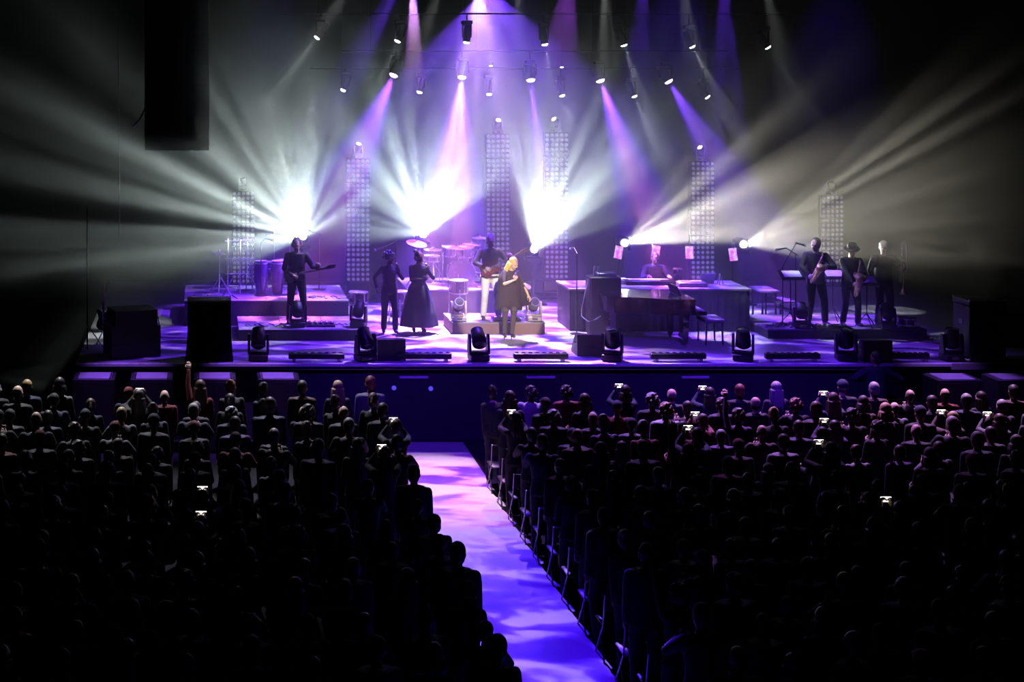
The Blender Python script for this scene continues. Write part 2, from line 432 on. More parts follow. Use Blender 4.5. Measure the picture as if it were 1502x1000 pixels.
# ------------------------------------------------------------------ the hall and the stage
struct('floor', MB().box((8, 20, -0.1), (70, 60, 0.2)), M_FLOOR)
struct('floor_aisle_pale', MB().box((4.05, 18.1, 0.003), (1.9, 21.9, 0.006)), mat('aisle_lit_pale', (0.42, 0.42, 0.45), 0.4, scale=1.6, vary=0.15), 'pale floor strip added to brighten the lit aisle between the two blocks')  # paler strip added so the lit aisle comes out brighter
struct('wall_back', MB().box((8, 44.2, 7), (70, 0.4, 14.4)), M_WALL)
struct('wall_left', MB().box((-20, 20, 7), (0.4, 60, 14.4)), M_WALL)
struct('wall_right', MB().box((36, 20, 7), (0.4, 60, 14.4)), M_WALL)
struct('ceiling', MB().box((8, 20, 14.2), (70, 60, 0.3)), M_WALL)
XL, XR = X(111, YF), X(1394, YF)
struct('stage_deck', MB().box(((XL + 18.6) / 2, (YF + 40.0) / 2, DECK - 0.06), (18.6 - XL, 40.0 - YF, 0.12)), M_DECK, 'wide grey vinyl stage deck lit with violet and pink patterns')
struct('stage_front', MB().box(((XL + 18.6) / 2, YF + 0.25, (DECK - 0.12) / 2), (18.6 - XL, 0.3, DECK - 0.12)), mat('dark_skirt_board', (0.05, 0.05, 0.055), 0.8, spec=0.1, scale=2), 'dark skirt board closing the front of the stage')
struct('trim_1', MB().box(((XL + XR) / 2, YF - 0.035, DECK - 0.02), (XR - XL, 0.07, 0.05)), M_EDGE, 'pale strip along the front lip of the stage')
struct('backdrop', MB().loft([[(x, 40.4 + 0.004 * math.sin(x * 5.0) + (0.06 if z else 0), z) for x in [(-8 + 0.25 * i) for i in range(125)]] for z in (1.2, 11.0)], False), M_DRAPE, 'black pleated curtain at the back of the stage')
# handles and indicator lights on the stage front
for px, wd, lab in ((607, 42, 'pale vent slot above two blue lamps on the stage front'), (793, 42, 'thin vent slot of the stage front below the singer'), (1020, 40, 'thin vent slot of the stage front below the grand piano')):
    c = at(px, 553, YF + 0.09)
    h = tag(MB().box((c.x, YF + 0.085, c.z), (wd * YF / F, 0.03, 0.045)).build('vent_slot', M_EDGE), lab, 'vent', 'vent slots of the stage front')
for px, py, lab in ((578, 569, 'small blue lamp under the drum side end of the vent slot'), (632, 570, 'small blue lamp under the piano side end of the vent slot')):
    c = at(px, py, YF + 0.08)
    tag(MB().lathe([(0.045, 0), (0.045, 0.02), (0.02, 0.035)], (c.x, YF + 0.1, c.z), 12, (R(90), 0, 0)).build('indicator_lamp', M_BLUELED), lab, 'lamp', 'blue lamps of the stage front')

# haze: one thin even scattering volume over stage and front rows
hz = bpy.data.materials.new('stage_haze'); hz.use_nodes = True
nt = hz.node_tree; nt.nodes.clear()
vs = nd(nt, 'ShaderNodeVolumeScatter')
vs.inputs['Color'].default_value = (1, 1, 1, 1); vs.inputs['Density'].default_value = 0.026; vs.inputs['Anisotropy'].default_value = 0.25
ou = nd(nt, 'ShaderNodeOutputMaterial'); nt.links.new(vs.outputs[0], ou.inputs['Volume'])
haze = MB().box((8.0, 35.15, 6.9), (44.0, 12.5, 13.0)).build('stage_haze', hz, None, False)
tag(haze, 'thin smoke haze hanging over the whole stage and showing the light beams', 'haze', kind='stuff')
# ------------------------------------------------------------------ lamps
def moving_head(label, loc, rz=0.0, tilt=0.0, k=1.0, hang=False, lens=None, body=None, group=None, yokemat=None):
    'moving head lamp: base, yoke, head (> lens, cooling fins); tilt 0 = head looks straight up, 90 = towards -Y'
    t = thing('moving_head_lamp', label, 'stage lamp', loc, rz, group)
    if hang: t.rotation_euler = (0, R(180), rz)
    body = body or M_BLACK
    b = MB().bbox((0, 0, 0.07 * k), (0.36 * k, 0.3 * k, 0.13 * k), 0.02 * k).build('base', yokemat or body, t)
    MB().box((0, -0.152 * k, 0.075 * k), (0.13 * k, 0.008 * k, 0.05 * k)).build('display', M_LENSOFF, b)
    y = MB()
    for sx in (-1, 1):
        y.loft([[(sx * 0.175 * k + dx, dy, z) for dx, dy in ((-0.022 * k, -w_), (0.022 * k, -w_), (0.022 * k, w_), (-0.022 * k, w_))] for z, w_ in ((0.15 * k, 0.09 * k), (0.3 * k, 0.075 * k), (0.46 * k, 0.055 * k), (0.5 * k, 0.03 * k))])
    y.bbox((0, 0, 0.155 * k), (0.39 * k, 0.2 * k, 0.05 * k), 0.012 * k)
    y.build('yoke', yokemat or body, t)
    hd = MB().lathe([(0.07 * k, -0.2 * k), (0.115 * k, -0.17 * k), (0.132 * k, -0.06 * k), (0.132 * k, 0.06 * k), (0.118 * k, 0.13 * k), (0.118 * k, 0.185 * k), (0.1 * k, 0.185 * k), (0.1 * k, 0.17 * k)], seg=20).build('head', body, t)
    hd.location = (0, 0, 0.42 * k); hd.rotation_euler = (R(tilt), 0, 0)
    MB().lathe([(0.1 * k, 0.168 * k), (0.1 * k, 0.176 * k), (0.06 * k, 0.188 * k), (0.01 * k, 0.192 * k)], seg=20).build('lens', lens or M_LENSOFF, hd)
    fin = MB()
    for i in range(4):
        z = (-0.15 + 0.03 * i) * k; fin.lathe([(0.135 * k, z), (0.139 * k, z + 0.005 * k), (0.135 * k, z + 0.01 * k)], seg=20)
    fin.build('cooling_fins', M_BMETAL, hd)
    return t, hd
def flown_lamp(zbar, px, py, Y, dpx, cone, power, color, kind, label, group, k=0.8, gobo=None, fwd=0.5):
    'lamp hung under a lighting bar, shining along the picture direction dpx = (right, down), tipped towards the hall'
    d = Vector((dpx[0], -fwd * dpx[1], -dpx[1])).normalized()
    lp = at(px, py, Y); lp.y += d.y * 0.17 * k
    lens = {'pink': M_LENSP, 'white': M_LENSW}[kind]
    lr = (0.125 if kind == 'pink' else 0.085) * k
    t = thing('hanging_lamp', label, 'stage lamp', lp - d * 0.17 * k, 0, group)
    q = d.to_track_quat('Z', 'Y').to_matrix().to_4x4()
    L = 0.34 * k
    hb = MB().lathe([(lr * 0.6, -L), (lr * 1.12, -L * 0.85), (lr * 1.2, -L * 0.1), (lr * 1.12, L * 0.42), (lr * 1.14, L * 0.5), (lr, L * 0.5), (lr, L * 0.46)], seg=16).xf(q).build('head', M_RIG, t)
    MB().lathe([(lr, L * 0.44), (lr, L * 0.5), (lr * 0.9, L * 0.5 + lr * 0.22), (lr * 0.6, L * 0.5 + lr * 0.42), (0.004, L * 0.5 + lr * 0.5)], seg=16).xf(q).build('lens', lens, hb)
    yk = MB()
    for sx in (-1, 1): yk.box((sx * lr * 1.35, 0, 0.13 * k), (0.03 * k, 0.07 * k, 0.34 * k))
    yk.box((0, 0, 0.3 * k), (lr * 2.8, 0.08 * k, 0.03 * k)); yk.build('yoke', M_RIG, t)
    MB().bbox((0, 0, 0.37 * k), (0.28 * k, 0.22 * k, 0.11 * k), 0.015).build('base', M_RIG, t)
    MB().tube([(0, 0, 0.42 * k), (0, 0, zbar - 0.02 - t.location.z)], 0.018).build('clamp', M_RIG, t)
    s = spot('lamp_light', t.location + d * (L * 0.5 + lr * 0.55 + 0.01), t.location + d * 3, cone, power, color, blend=0.35, radius=lr * 0.5, gobo=gobo, parent=t)
    return t
def bar(label, Y, z, x0, x1):
    t = thing('lighting_bar', label, 'lighting bar', ((x0 + x1) / 2, Y, z))
    hw = (x1 - x0) / 2
    MB().tube([(-hw, 0, 0), (hw, 0, 0)], 0.02, 10).build('pipe', M_RIG, t)
    for sx in (-0.85, -0.3, 0.3, 0.85):
        MB().tube([(sx * hw, 0, 0.02), (sx * hw, 0, 14.05 - z)], 0.006, 6).build('hanging_wire', M_RIG, t)
    return t
YA, YB, YC, YD = 35.0, 37.0, 32.6, 30.0
zA, zB, zC, zD = at(0, 114, YA).z + 0.62, at(0, 137, YB).z + 0.62, at(0, 62, YC).z + 0.62, 10.1
bar('lighting bar carrying the row of pink wash lamps', YA, zA, 3.2, 12.2)
bar('rear lighting bar carrying the lowest row of small white lamps', YB, zB, 2.6, 13.2)
bar('lighting bar carrying the upper row of small white lamps', YC, zC, 1.6, 13.2)
bar('front lighting bar above the stage lip with violet lamps', YD, zD, 0.5, 13.5)
VIO = (0.15, 0.03, 1.0)
for i, (px, py, dp, pw, cone) in enumerate(((577, 110, (-62, 130), 1500, 34), (677, 113, (-22, 150), 3800, 36), (778, 117, (8, 150), 2400, 17), (880, 118, (38, 140), 1800, 30), (980, 119, (62, 120), 1200, 28))):
    core = ((0.8, 0.16, 0.95), (1.0, 0.3, 0.85), (1.0, 0.34, 0.8), (1.0, 0.25, 0.85), (0.4, 0.12, 1.0))[i]
    flown_lamp(zA, px, py, YA, dp, cone, pw * 14, (1, 1, 1), 'pink', ('wash lamp with violet beam tipped towards the drum riser, end of its bar', 'wash lamp with wide pink beam in a violet ring', 'wash lamp with narrow straight pink beam',
               'wash lamp with pink and violet beam tipped towards the piano', 'wash lamp with dim violet beam tipped steeply, end of its bar')[i], 'pink wash lamps', gobo=g_ring(core, VIO, cone / 2), fwd=0.32)
for i, (px, py, dp, pw, cone) in enumerate(((465, 55, (-110, 150), 260, 11), (583, 60, (-45, 100), 170, 13), (684, 62, (-10, 100), 200, 13), (799, 65, (14, 100), 260, 15), (915, 66, (32, 100), 220, 15), (1015, 68, (46, 90), 160, 14), (1126, 69, (58, 90), 60, 12))):
    flown_lamp(zC, px, py, YC, dp, cone, pw * 13, (0.85, 0.95, 0.92), 'white', 'small white lamp on the upper white row, %s from the drum side' % ('first', 'second', 'third', 'fourth', 'fifth', 'sixth', 'seventh')[i], 'upper row of white lamps', fwd=0.12, gobo=g_prism(2, 0.18, i * 3.7))
for i, (px, py, dp, pw, cone) in enumerate(((503, 132, (-55, 110), 150, 12), (615, 135, (-40, 110), 200, 12), (717, 138, (-2, 100), 170, 14), (824, 140, (22, 90), 150, 15), (930, 141, (38, 100), 220, 15), (1037, 142, (58, 80), 90, 13))):
    flown_lamp(zB, px, py, YB, dp, cone, pw * 13, (0.88, 0.95, 1.0), 'white', 'small white lamp on the rear white row, %s from the drum side' % ('first', 'second', 'third', 'fourth', 'fifth', 'sixth')[i], 'rear row of white lamps', fwd=0.3, gobo=g_prism(2, 0.16, i * 5.3 + 1))
for i, (px, py, dp, pw, cone, c) in enumerate(((606, -62, (-62, 130), 1500, 15, VIO), (708, -62, (-10, 130), 650, 12, VIO), (842, -62, (0, 130), 850, 22, (0.4, 0.08, 0.9)), (950, -62, (10, 130), 900, 14, VIO), (1064, -62, (28, 130), 1300, 14, VIO))):
    flown_lamp(zD, px, py, YD, dp, cone, pw * 12, c, 'pink', 'violet lamp on the front bar, %s from the drum side' % ('first', 'second', 'third', 'fourth', 'fifth')[i], 'violet lamps of the front bar', fwd=-0.6, gobo=g_leaf)
for i, (px, dp, pw) in enumerate(((536, (-100, 150), 170), (660, (-50, 150), 200), (762, (18, 150), 170), (888, (24, 150), 260), (996, (44, 130), 200), (1118, (52, 120), 150))):
    flown_lamp(zD, px, -50, YD, dp, 14, pw * 13, (0.85, 0.93, 0.88), 'white', 'white beam lamp on the front bar, %s from the drum side' % ('first', 'second', 'third', 'fourth', 'fifth', 'sixth')[i], 'white lamps of the front bar', fwd=-0.5, gobo=g_prism(2, 0.2, i * 2.9 + 2))
for px, py, lab in ((720, 96, 'tiny white pin lamp on a wire between wide and narrow pink beams'), (824, 98, 'tiny white pin lamp on a wire above the piano side pink beam')):
    c = at(px, py, 36.2)
    t = thing('pinspot_lamp', lab, 'stage lamp', c, 0, 'tiny pin lamps')
    MB().lathe([(0.02, 0.09), (0.045, 0.07), (0.05, 0)], seg=12).build('can', M_BLACK, t)
    MB().lathe([(0.042, -0.004), (0.03, -0.02), (0.005, -0.026)], seg=12).build('lens', M_LENSW, t)
    MB().tube([(0, 0, 0.09), (0, 0, 14.05 - c.z)], 0.004, 5).build('wire', M_BMETAL, t)

# the five big beam lamps on stands behind the band, aimed at the hall
COOL, WARM = (0.78, 0.97, 1.0), (1.0, 0.94, 0.76)
FANS = [
    (445, 347, 36.0, (0.82, 1.0, 0.95), 2600, [(-90, 0), (-34, 0.0), (-16, 0.3), (-4, 0.75), (-2.6, 0.75), (-2.0, 0.15), (-1.2, 0.7), (2.5, 0.75), (4.5, 0.05), (9, 0.05), (13, 0.62), (21, 0.34), (28, 0.6), (35, 0.34), (46, 0.65), (60, 0.7), (72, 1.0), (94, 1.0), (106, 0.55), (116, 0.10), (126, 0.24), (138, 0.06), (150, 0.20), (162, 0.03), (182, 0.0), (270, 0)]),
    (622, 344, 36.0, COOL, 3600, [(-90, 0), (-12, 0.0), (0, 0.12), (12, 0.2), (24, 0.05), (38, 0.3), (50, 0.7), (70, 1.0), (112, 1.0), (132, 0.75), (146, 0.35), (151, 0.04), (175, 0.02), (185, 0.0), (270, 0)]),
    (785, 366, 36.0, (0.85, 1.0, 0.96), 5200, [(-90, 0), (60, 0.0), (72, 0.1), (80, 0.8), (92, 1.0), (112, 1.0), (124, 0.7), (131, 0.95), (137, 0.5), (143, 0.42), (149, 0.10), (158, 0.07), (168, 0.0), (270, 0)]),
    (918, 357, 36.0, WARM, 2700, [(-90, 0), (112, 0.0), (122, 0.12), (130, 0.4), (134, 0.2), (140, 0.55), (146, 0.35), (152, 0.9), (162, 1.0), (178.5, 1.0), (180.5, 0.05), (186, 0.0), (270, 0)]),
    (1093, 359, 36.0, (1.0, 0.96, 0.78), 2700, [(-90, 0), (134, 0.0), (138, 0.3), (142, 0.10), (145.5, 0.85), (148, 0.14), (150.5, 1.0), (153, 0.2), (157, 0.42), (163, 0.5), (169, 0.34), (175, 0.55), (181, 0.5), (188, 0.25), (195, 0.04), (200, 0.0), (270, 0)]),
]
ALPHA = (60, 46, 50, 52, 56)
TMIN = (0, 0, 0, 18, 26)
for i, (px, py, Y, tint, pw, st) in enumerate(FANS):
    lp = at(px, py, Y)
    t = thing('beam_lamp_on_stand', ('big white beam lamp on a stand behind the guitarist in front of the percussion', 'big white beam lamp on a stand behind the drum kit', 'big white beam lamp on a stand behind the singer', 'big warm white beam lamp on a stand behind the keyboard player', 'big warm white beam lamp on a stand beside the horn players')[i], 'stage lamp', (lp.x, Y + 0.3, DECK), 0, 'big beam lamps')
    z = lp.z - DECK
    MB().bbox((0, 0, 0.03), (0.6, 0.6, 0.06), 0.02).build('foot_plate', M_BMETAL, t)
    MB().tube([(0, 0, 0.05), (0, 0, z - 0.3)], 0.045, 12).build('pole', M_BMETAL, t)
    MB().bbox((0, 0, z - 0.27), (0.36, 0.3, 0.12), 0.02).build('base', M_BLACK, t)
    yk = MB()
    for sx in (-1, 1): yk.box((sx * 0.175, 0, z - 0.06), (0.03, 0.12, 0.34))
    yk.box((0, 0, z - 0.215), (0.38, 0.12, 0.03))
    yk.build('yoke', M_BLACK, t)
    hd = MB().lathe([(0.07, -0.24), (0.13, -0.2), (0.145, 0), (0.135, 0.2), (0.12, 0.22), (0.085, 0.2)], (0, 0, z), 20, (R(90), 0, 0)).build('head', M_BLACK, t)
    MB().lathe([(0.085, 0.205), (0.05, 0.22), (0.008, 0.225)], (0, 0, z), 20, (R(90), 0, 0)).build('lens', M_LENSB, hd)
    spot('lamp_light', (lp.x, Y - 0.0, lp.z), Vector((0, 0, H)), 2 * ALPHA[i] + 4, pw * (6.2, 5.0, 5.0, 6.6, 9.0)[i], (1, 1, 1), blend=0.1, radius=0.05, gobo=g_fan(st, tint, i * 7.3, 0.7, ALPHA[i], lp, TMIN[i]), parent=t)

# lamp matrix towers with a small lamp head on top
def tower(px, ytop, rows, Y, label):
    x = X(px, Y); n = rows // 5; ph = 0.605
    ztop = at(px, ytop, Y).z
    base = ztop - n * ph
    t = thing('lamp_matrix_tower', label, 'lamp tower', (x, Y, DECK), 0, 'lamp matrix towers')
    fr = MB()
    for sx in (-0.29, 0.29): fr.box((sx, 0.1, (ztop - DECK) / 2), (0.04, 0.04, ztop - DECK))
    for kz in range(int((base - DECK) / 0.5) + 1): fr.box((0, 0.1, 0.15 + 0.5 * kz), (0.58, 0.03, 0.03))
    fr.box((0, 0.1, 0.03), (0.9, 0.7, 0.06)); fr.build('frame', M_BMETAL, t)
    for i in range(n):
        zc = base + (i + 0.5) * ph - DECK
        if not TOWER:
            TOWER.append(MB().bbox((0, 0, 0), (0.6, 0.1, 0.59), 0.012).mesh('panel', M_BLACK, 'auto'))
            rim = MB(); lamp = MB()
            for a in range(5):
                for b in range(5):
                    c = ((a - 2) * 0.117, -0.05, (b - 2) * 0.119)
                    rim.lathe([(0.052, 0), (0.052, 0.014), (0.043, 0.016), (0.038, 0.002)], c, 12, (R(90), 0, 0))
                    lamp.lathe([(0.037, 0.004), (0.026, 0.012), (0.004, 0.015)], c, 10, (R(90), 0, 0))
            TOWER.append(rim.mesh('reflector_rings', M_LEDOFF, 'auto')); TOWER.append(lamp.mesh('lamps', M_LED, 'auto'))
        p = link_mesh('panel', TOWER[0], t); p.location = (0, 0, zc)
        r_ = link_mesh('reflector_rings', TOWER[1], p); r_['kind'] = 'stuff'
        l_ = link_mesh('lamps', TOWER[2], p); l_['kind'] = 'stuff'
    return t, ztop
TOWER = []
TW = [(357, 280, 20, 39.3, 'lamp matrix tower rising behind the percussion, half lost in the haze', 'dark lamp head on top of the tower behind the percussion'), (525, 232, 25, 36.8, 'tall lamp matrix tower between the guitarist and the backing singers', 'lit lamp head on top of the tower beside the backing singers'),
      (730, 196, 30, 37.2, 'tallest lamp matrix tower, behind the drum kit', 'lit lamp head on top of the tower behind the drum kit'), (816, 194, 30, 37.2, 'tallest lamp matrix tower, standing clear beside the drum kit', 'lit lamp head on the tower standing clear beside the drum kit'),
      (1030, 236, 25, 36.8, 'tall lamp matrix tower behind the keyboard desk', 'lit lamp head on top of the tower behind the keyboard desk'), (1220, 286, 20, 39.3, 'lamp matrix tower behind the horn players, half lost in the haze', 'dark lamp head on top of the tower behind the horn players')]
for px, yt, rows, Y, lab, lab2 in TW:
    t, zt = tower(px, yt, rows, Y, lab)
    moving_head(lab2, (X(px, Y), Y + 0.02, zt), R(random.uniform(-60, 60)), random.uniform(30, 70), 0.62, lens=M_LENSP if 400 < px < 1100 else M_LENSOFF, group='tower top lamps', yokemat=M_STEEL)
# ------------------------------------------------------------------ risers and stage furniture
def riser(name, label, x0, x1, y0, y1, z0, z1, side, top=None, boards=0):
    cx, cy_ = (x0 + x1) / 2, (y0 + y1) / 2
    t = thing(name, label, 'riser', (cx, cy_, z0))
    h = z1 - z0
    MB().box((0, 0, (h - 0.03) / 2), (x1 - x0 - 0.02, y1 - y0 - 0.02, h - 0.03)).build('front_board', side, t, False)
    n = max(1, round((x1 - x0) / 1.0))
    for i in range(n):
        wd = (x1 - x0) / n
        MB().box((-(x1 - x0) / 2 + (i + 0.5) * wd, 0, h - 0.015), (wd - 0.008, y1 - y0, 0.03)).build('top_panel', top or M_RISERTOP, t, False)
    return t
ZL, ZC, ZR, ZP, ZD_ = 1.73, 1.75, 1.70, 2.06, 2.19
riser('percussion_riser', 'dark riser carrying the percussion rack and congas', X(270, 33.3), X(512, 33.3), 33.3, 35.6, DECK, ZP, M_RISER)
riser('low_riser', 'low black riser with cables in front of the percussion riser', X(350, 31.6), X(541, 31.6), 31.55, 33.2, DECK, ZL, M_RISER)
riser('drum_riser', 'dark riser carrying the drum kit', X(598, 34.0), X(738, 34.0), 34.0, 35.95, DECK, ZD_, M_RISER)
riser('centre_riser', 'low brown riser behind the singer with two silver lamps', X(663, 32.3), X(800, 32.3), 32.3, 33.5, DECK, ZC, M_BROWN)
rr = riser('horn_riser', 'low dark riser carrying the three horn players', 11.92, X(1352, 32.0), 31.75, 33.6, DECK, ZR, M_RISER)
# keyboard desk with draped front
yk0, yk1, zk = 32.65, 33.85, 2.42
xk0, xk1 = X(836, yk0), X(1100, yk0)
t = thing('keyboard_desk', 'long keyboard desk with dark draped front beside the grand piano', 'desk', ((xk0 + xk1) / 2, (yk0 + yk1) / 2, DECK))
hw, hd_ = (xk1 - xk0) / 2, (yk1 - yk0) / 2
pts = []
n = 90
fr = [[(-hw + 2 * hw * i / n, -hd_ + 0.02 * math.sin(i * 1.7), z) for i in range(n + 1)] for z in (0.0, zk - DECK - 0.04)]
mb = MB()
mb.add([p for r in fr for p in r], [(i, i + 1, n + 2 + i, n + 1 + i) for i in range(n)])
M_SKIRT = mat('violet_grey_skirt', (0.06, 0.055, 0.08), 0.8, scale=4, vary=0.2)
mb.build('skirt', M_SKIRT, t, True)
MB().box((0, 0, zk - DECK - 0.02), (2 * hw + 0.04, 2 * hd_ + 0.06, 0.04)).build('desk_top', M_RISERTOP, t, False)
for sx in (-1, 1): MB().box((sx * (hw - 0.03), 0.03, (zk - DECK) / 2 - 0.02), (0.04, 2 * hd_ - 0.08, zk - DECK - 0.04)).build('side_panel', M_RISER, t, False)
# steps beside the desk
t = thing('stage_steps', 'open steps with pale treads beside the keyboard desk', 'steps', (X(1124, 34.3), 34.3, DECK))
for i, (dx, z) in enumerate(((-0.05, 0.66), (0.3, 0.42), (0.58, 0.2))):
    MB().box((dx, 0.0, z), (0.42, 0.75, 0.04)).build('tread', M_RISERTOP, t, False)
for sx, z in ((-0.2, 0.64), (0.1, 0.64), (0.44, 0.4), (0.74, 0.18)):
    for sy in (-0.3, 0.3): MB().box((sx, sy, z / 2), (0.035, 0.035, z)).build('leg', M_BMETAL, t, False)

# ------------------------------------------------------------------ speakers, cases, lamps along the stage edge
def wedge(label, loc, rz=0.0, wd=0.55, group='wedge monitors'):
    'floor monitor; its slanted grille looks along +Y, towards the band'
    t = thing('wedge_monitor', label, 'speaker', loc, rz, group)
    prof = [(-0.24, 0.0), (0.26, 0.0), (0.26, 0.07), (-0.06, 0.42), (-0.24, 0.42)]
    MB().prism(prof, -wd / 2, wd / 2, Matrix(((0, 0, 1, 0), (1, 0, 0, 0), (0, 1, 0, 0), (0, 0, 0, 1)))).build('cabinet', M_BLACK, t, False)
    a = math.atan2(0.35, -0.32)
    MB().box((0, 0.108, 0.253), (wd - 0.06, 0.42, 0.016), (-(math.pi - a), 0, 0)).build('grille', M_GRILL, t, False)
    MB().box((0, -0.243, 0.2), (0.2, 0.012, 0.09)).build('connector_plate', M_BMETAL, t, False)
    for sx in (-1, 1): MB().tube([(sx * (wd / 2 + 0.004), -0.12, 0.25), (sx * (wd / 2 + 0.02), -0.1, 0.25), (sx * (wd / 2 + 0.02), 0.0, 0.25), (sx * (wd / 2 + 0.004), 0.02, 0.25)], 0.01, 6).build('handle', M_BMETAL, t)
    return t
def onS(px, py, z=DECK): return on(px, py, z)
YE = YF + 0.28
heads_front = [(379, 'dark moving head lamp on the stage lip beside the tall covered stack'), (536, 'dark moving head lamp beside the wedge below the backing singers'), (702, 'dark moving head lamp standing alone on the lip before the singer'),
               (898, 'dark moving head lamp beside the wedge below the grand piano'), (1090, 'dark moving head lamp on the lip before the piano stool'), (1241, 'dark moving head lamp on the lip before the horn players'), (1396, 'dark moving head lamp at the end of the lip beside the tall black case')]
for i, (px, lab) in enumerate(heads_front):
    moving_head(lab, (X(px, YE), YE, DECK), R(random.uniform(-25, 25)), random.choice((-35, 20, 5, -50)), 1.05, group='moving heads on the lip')
for px, py, lab in ((574, 529, 'black wedge monitor on the lip below the backing singers'), (876, 529, 'black wedge monitor on the lip below the grand piano'), (1287, 531, 'black wedge monitor on the lip below the horn players')):
    p = on(px, py, DECK); wedge(lab, (p.x, p.y + (0.7 if px == 876 else 0.2), DECK))
for px, py, z, lab in ((437, 481, ZL, 'dark moving head lamp on the low riser below the guitarist'), (527, 481, ZL, 'dark moving head lamp at the singer end of the low riser'), (1180, 483, ZR, 'dark moving head lamp on the horn riser before the first player'), (1306, 484, ZR, 'dark moving head lamp on the horn riser before the trombone player')):
    p = on(px, py, z); moving_head(lab, (p.x, p.y + 0.16, z), R(random.uniform(-30, 30)), random.choice((-40, 30)), 0.88, group='moving heads on the risers')
M_SILVER = mat('silver_housing', (0.42, 0.36, 0.33), 0.4, 0.3)
for px, lab in ((675, 'silver moving head lamp on the brown riser beside the guitarist'), (786, 'silver moving head lamp on the brown riser beside the singer')):
    p = on(px, 473, ZC); moving_head(lab, (p.x, p.y + 0.2, ZC), 0, 58, 0.85, body=M_STEEL, yokemat=M_SILVER, group='silver lamps on the centre riser')
def led_bar(px0, px1, label):
    Y = YF + 0.22; L = (px1 - px0) * Y / F
    t = thing('strip_light', label, 'strip light', (X((px0 + px1) / 2, Y), Y, DECK), 0, 'strip lights on the lip')
    MB().bbox((0, 0, 0.105), (L, 0.12, 0.11), 0.012).build('housing', M_BLACK, t)
    n = 8
    for i in range(n):
        MB().lathe([(0.042, 0), (0.042, 0.012), (0.03, 0.016), (0.02, 0.006)], (-L / 2 + L * (i + 0.5) / n, 0.0, 0.16), 10).build('lens', M_LENSOFF, t)
    for sx in (-1, 1): MB().box((sx * L * 0.4, 0, 0.025), (0.06, 0.16, 0.05)).build('foot', M_STEEL, t, False)
for a, b, lab in ((423, 505, 'black strip light on the lip below the low riser'), (581, 662, 'black strip light on the lip before the backing singers'), (753, 833, 'black strip light on the lip before the singer'), (954, 1035, 'black strip light on the lip before the grand piano'), (1122, 1202, 'black strip light on the lip before the horn riser'), (1300, 1362, 'black strip light on the lip at the horn end of the stage')):
    led_bar(a, b, lab)
# side fill speaker and covered stack on the drum side
p = on(192, 525, DECK)
t = thing('side_fill_speaker', 'large angled black speaker on the stage beside the tall covered stack', 'speaker', (p.x, p.y + 0.35, DECK), R(18))
MB().prism([(-0.5, -0.35), (0.5, -0.35), (0.5, 0.35), (-0.5, 0.35)], 0, 0.62).prism([(-0.42, -0.34), (0.44, -0.34), (0.44, 0.34), (-0.42, 0.34)], 0.62, 0.93).build('cabinet', M_BLACK, t, False)
MB().box((0.02, 0.352, 0.47), (0.8, 0.01, 0.8)).build('grille', M_GRILL, t, False)
MB().box((-0.2, -0.352, 0.5), (0.22, 0.012, 0.12)).build('handle', M_BMETAL, t, False)
MB().box((0.22, -0.352, 0.5), (0.22, 0.012, 0.12)).build('handle', M_BMETAL, t, False)
MB().tube([(0.3, 0.2, 0.94), (0.42, 0.1, 0.9), (0.55, 0.0, 0.72), (0.58, -0.05, 0.4), (0.56, -0.1, 0.02)], 0.012, 6).build('cable', M_CABLE, t)
p = on(307, 531, DECK)
t = thing('covered_speaker_stack', 'tall black covered speaker stack at the stage lip on the percussion side', 'speaker', (p.x, p.y + 0.32, DECK))
MB().loft([[(sx * a, sy * b, z) for sx, sy in ((-1, -1), (1, -1), (1, 1), (-1, 1))] for z, a, b in ((0, 0.47, 0.3), (0.18, 0.455, 0.29), (0.5, 0.43, 0.28), (1.14, 0.42, 0.28))]).build('cover', M_DRAPE, t, False)
MB().bbox((0, 0, 1.17), (0.86, 0.58, 0.06), 0.012).build('top_board', M_SUBTOP, t)
# low speakers in the pit
def sub(px, pyf, wpx, zt, label, yb, depth):
    Yf = F * (H - zt) / (pyf - CY)
    wd = wpx * Yf / F
    t = thing('subwoofer', label, 'speaker', (X(px, Yf), Yf + depth / 2, 0), 0, 'subwoofers in the pit')
    MB().bbox((0, 0, zt / 2), (wd, depth, zt), 0.015).build('cabinet', M_CASE, t)
    MB().box((0, -depth / 2 - 0.006, zt / 2), (wd - 0.1, 0.012, zt - 0.12)).build('grille', M_GRILL, t, False)
    MB().box((0, 0, zt + 0.004), (wd - 0.14, depth - 0.06, 0.008)).build('top_panel', M_SUBTOP, t, False)
    for sx in (-1, 1): MB().box((sx * (wd / 2 - 0.09), 0, zt + 0.006), (0.03, depth - 0.04, 0.012)).build('strap', M_BLACK, t, False)
for px, lab in ((137, 'flat topped black subwoofer in the pit below the angled side speaker'), (222, 'second flat topped subwoofer in the pit from the hall wall side'), (315, 'flat topped subwoofer in the pit below the tall covered stack'), (409, 'flat topped subwoofer in the pit nearest the aisle')):
    sub(px, 556, 62, 1.40, lab, 0, 0.62)
sub(1408, 557, 66, 1.40, 'dark subwoofer with violet lit top in the pit below the case', 0, 0.6)
sub(1494, 557, 62, 1.40, 'dark subwoofer in the pit outermost past the horn side', 0, 0.6)
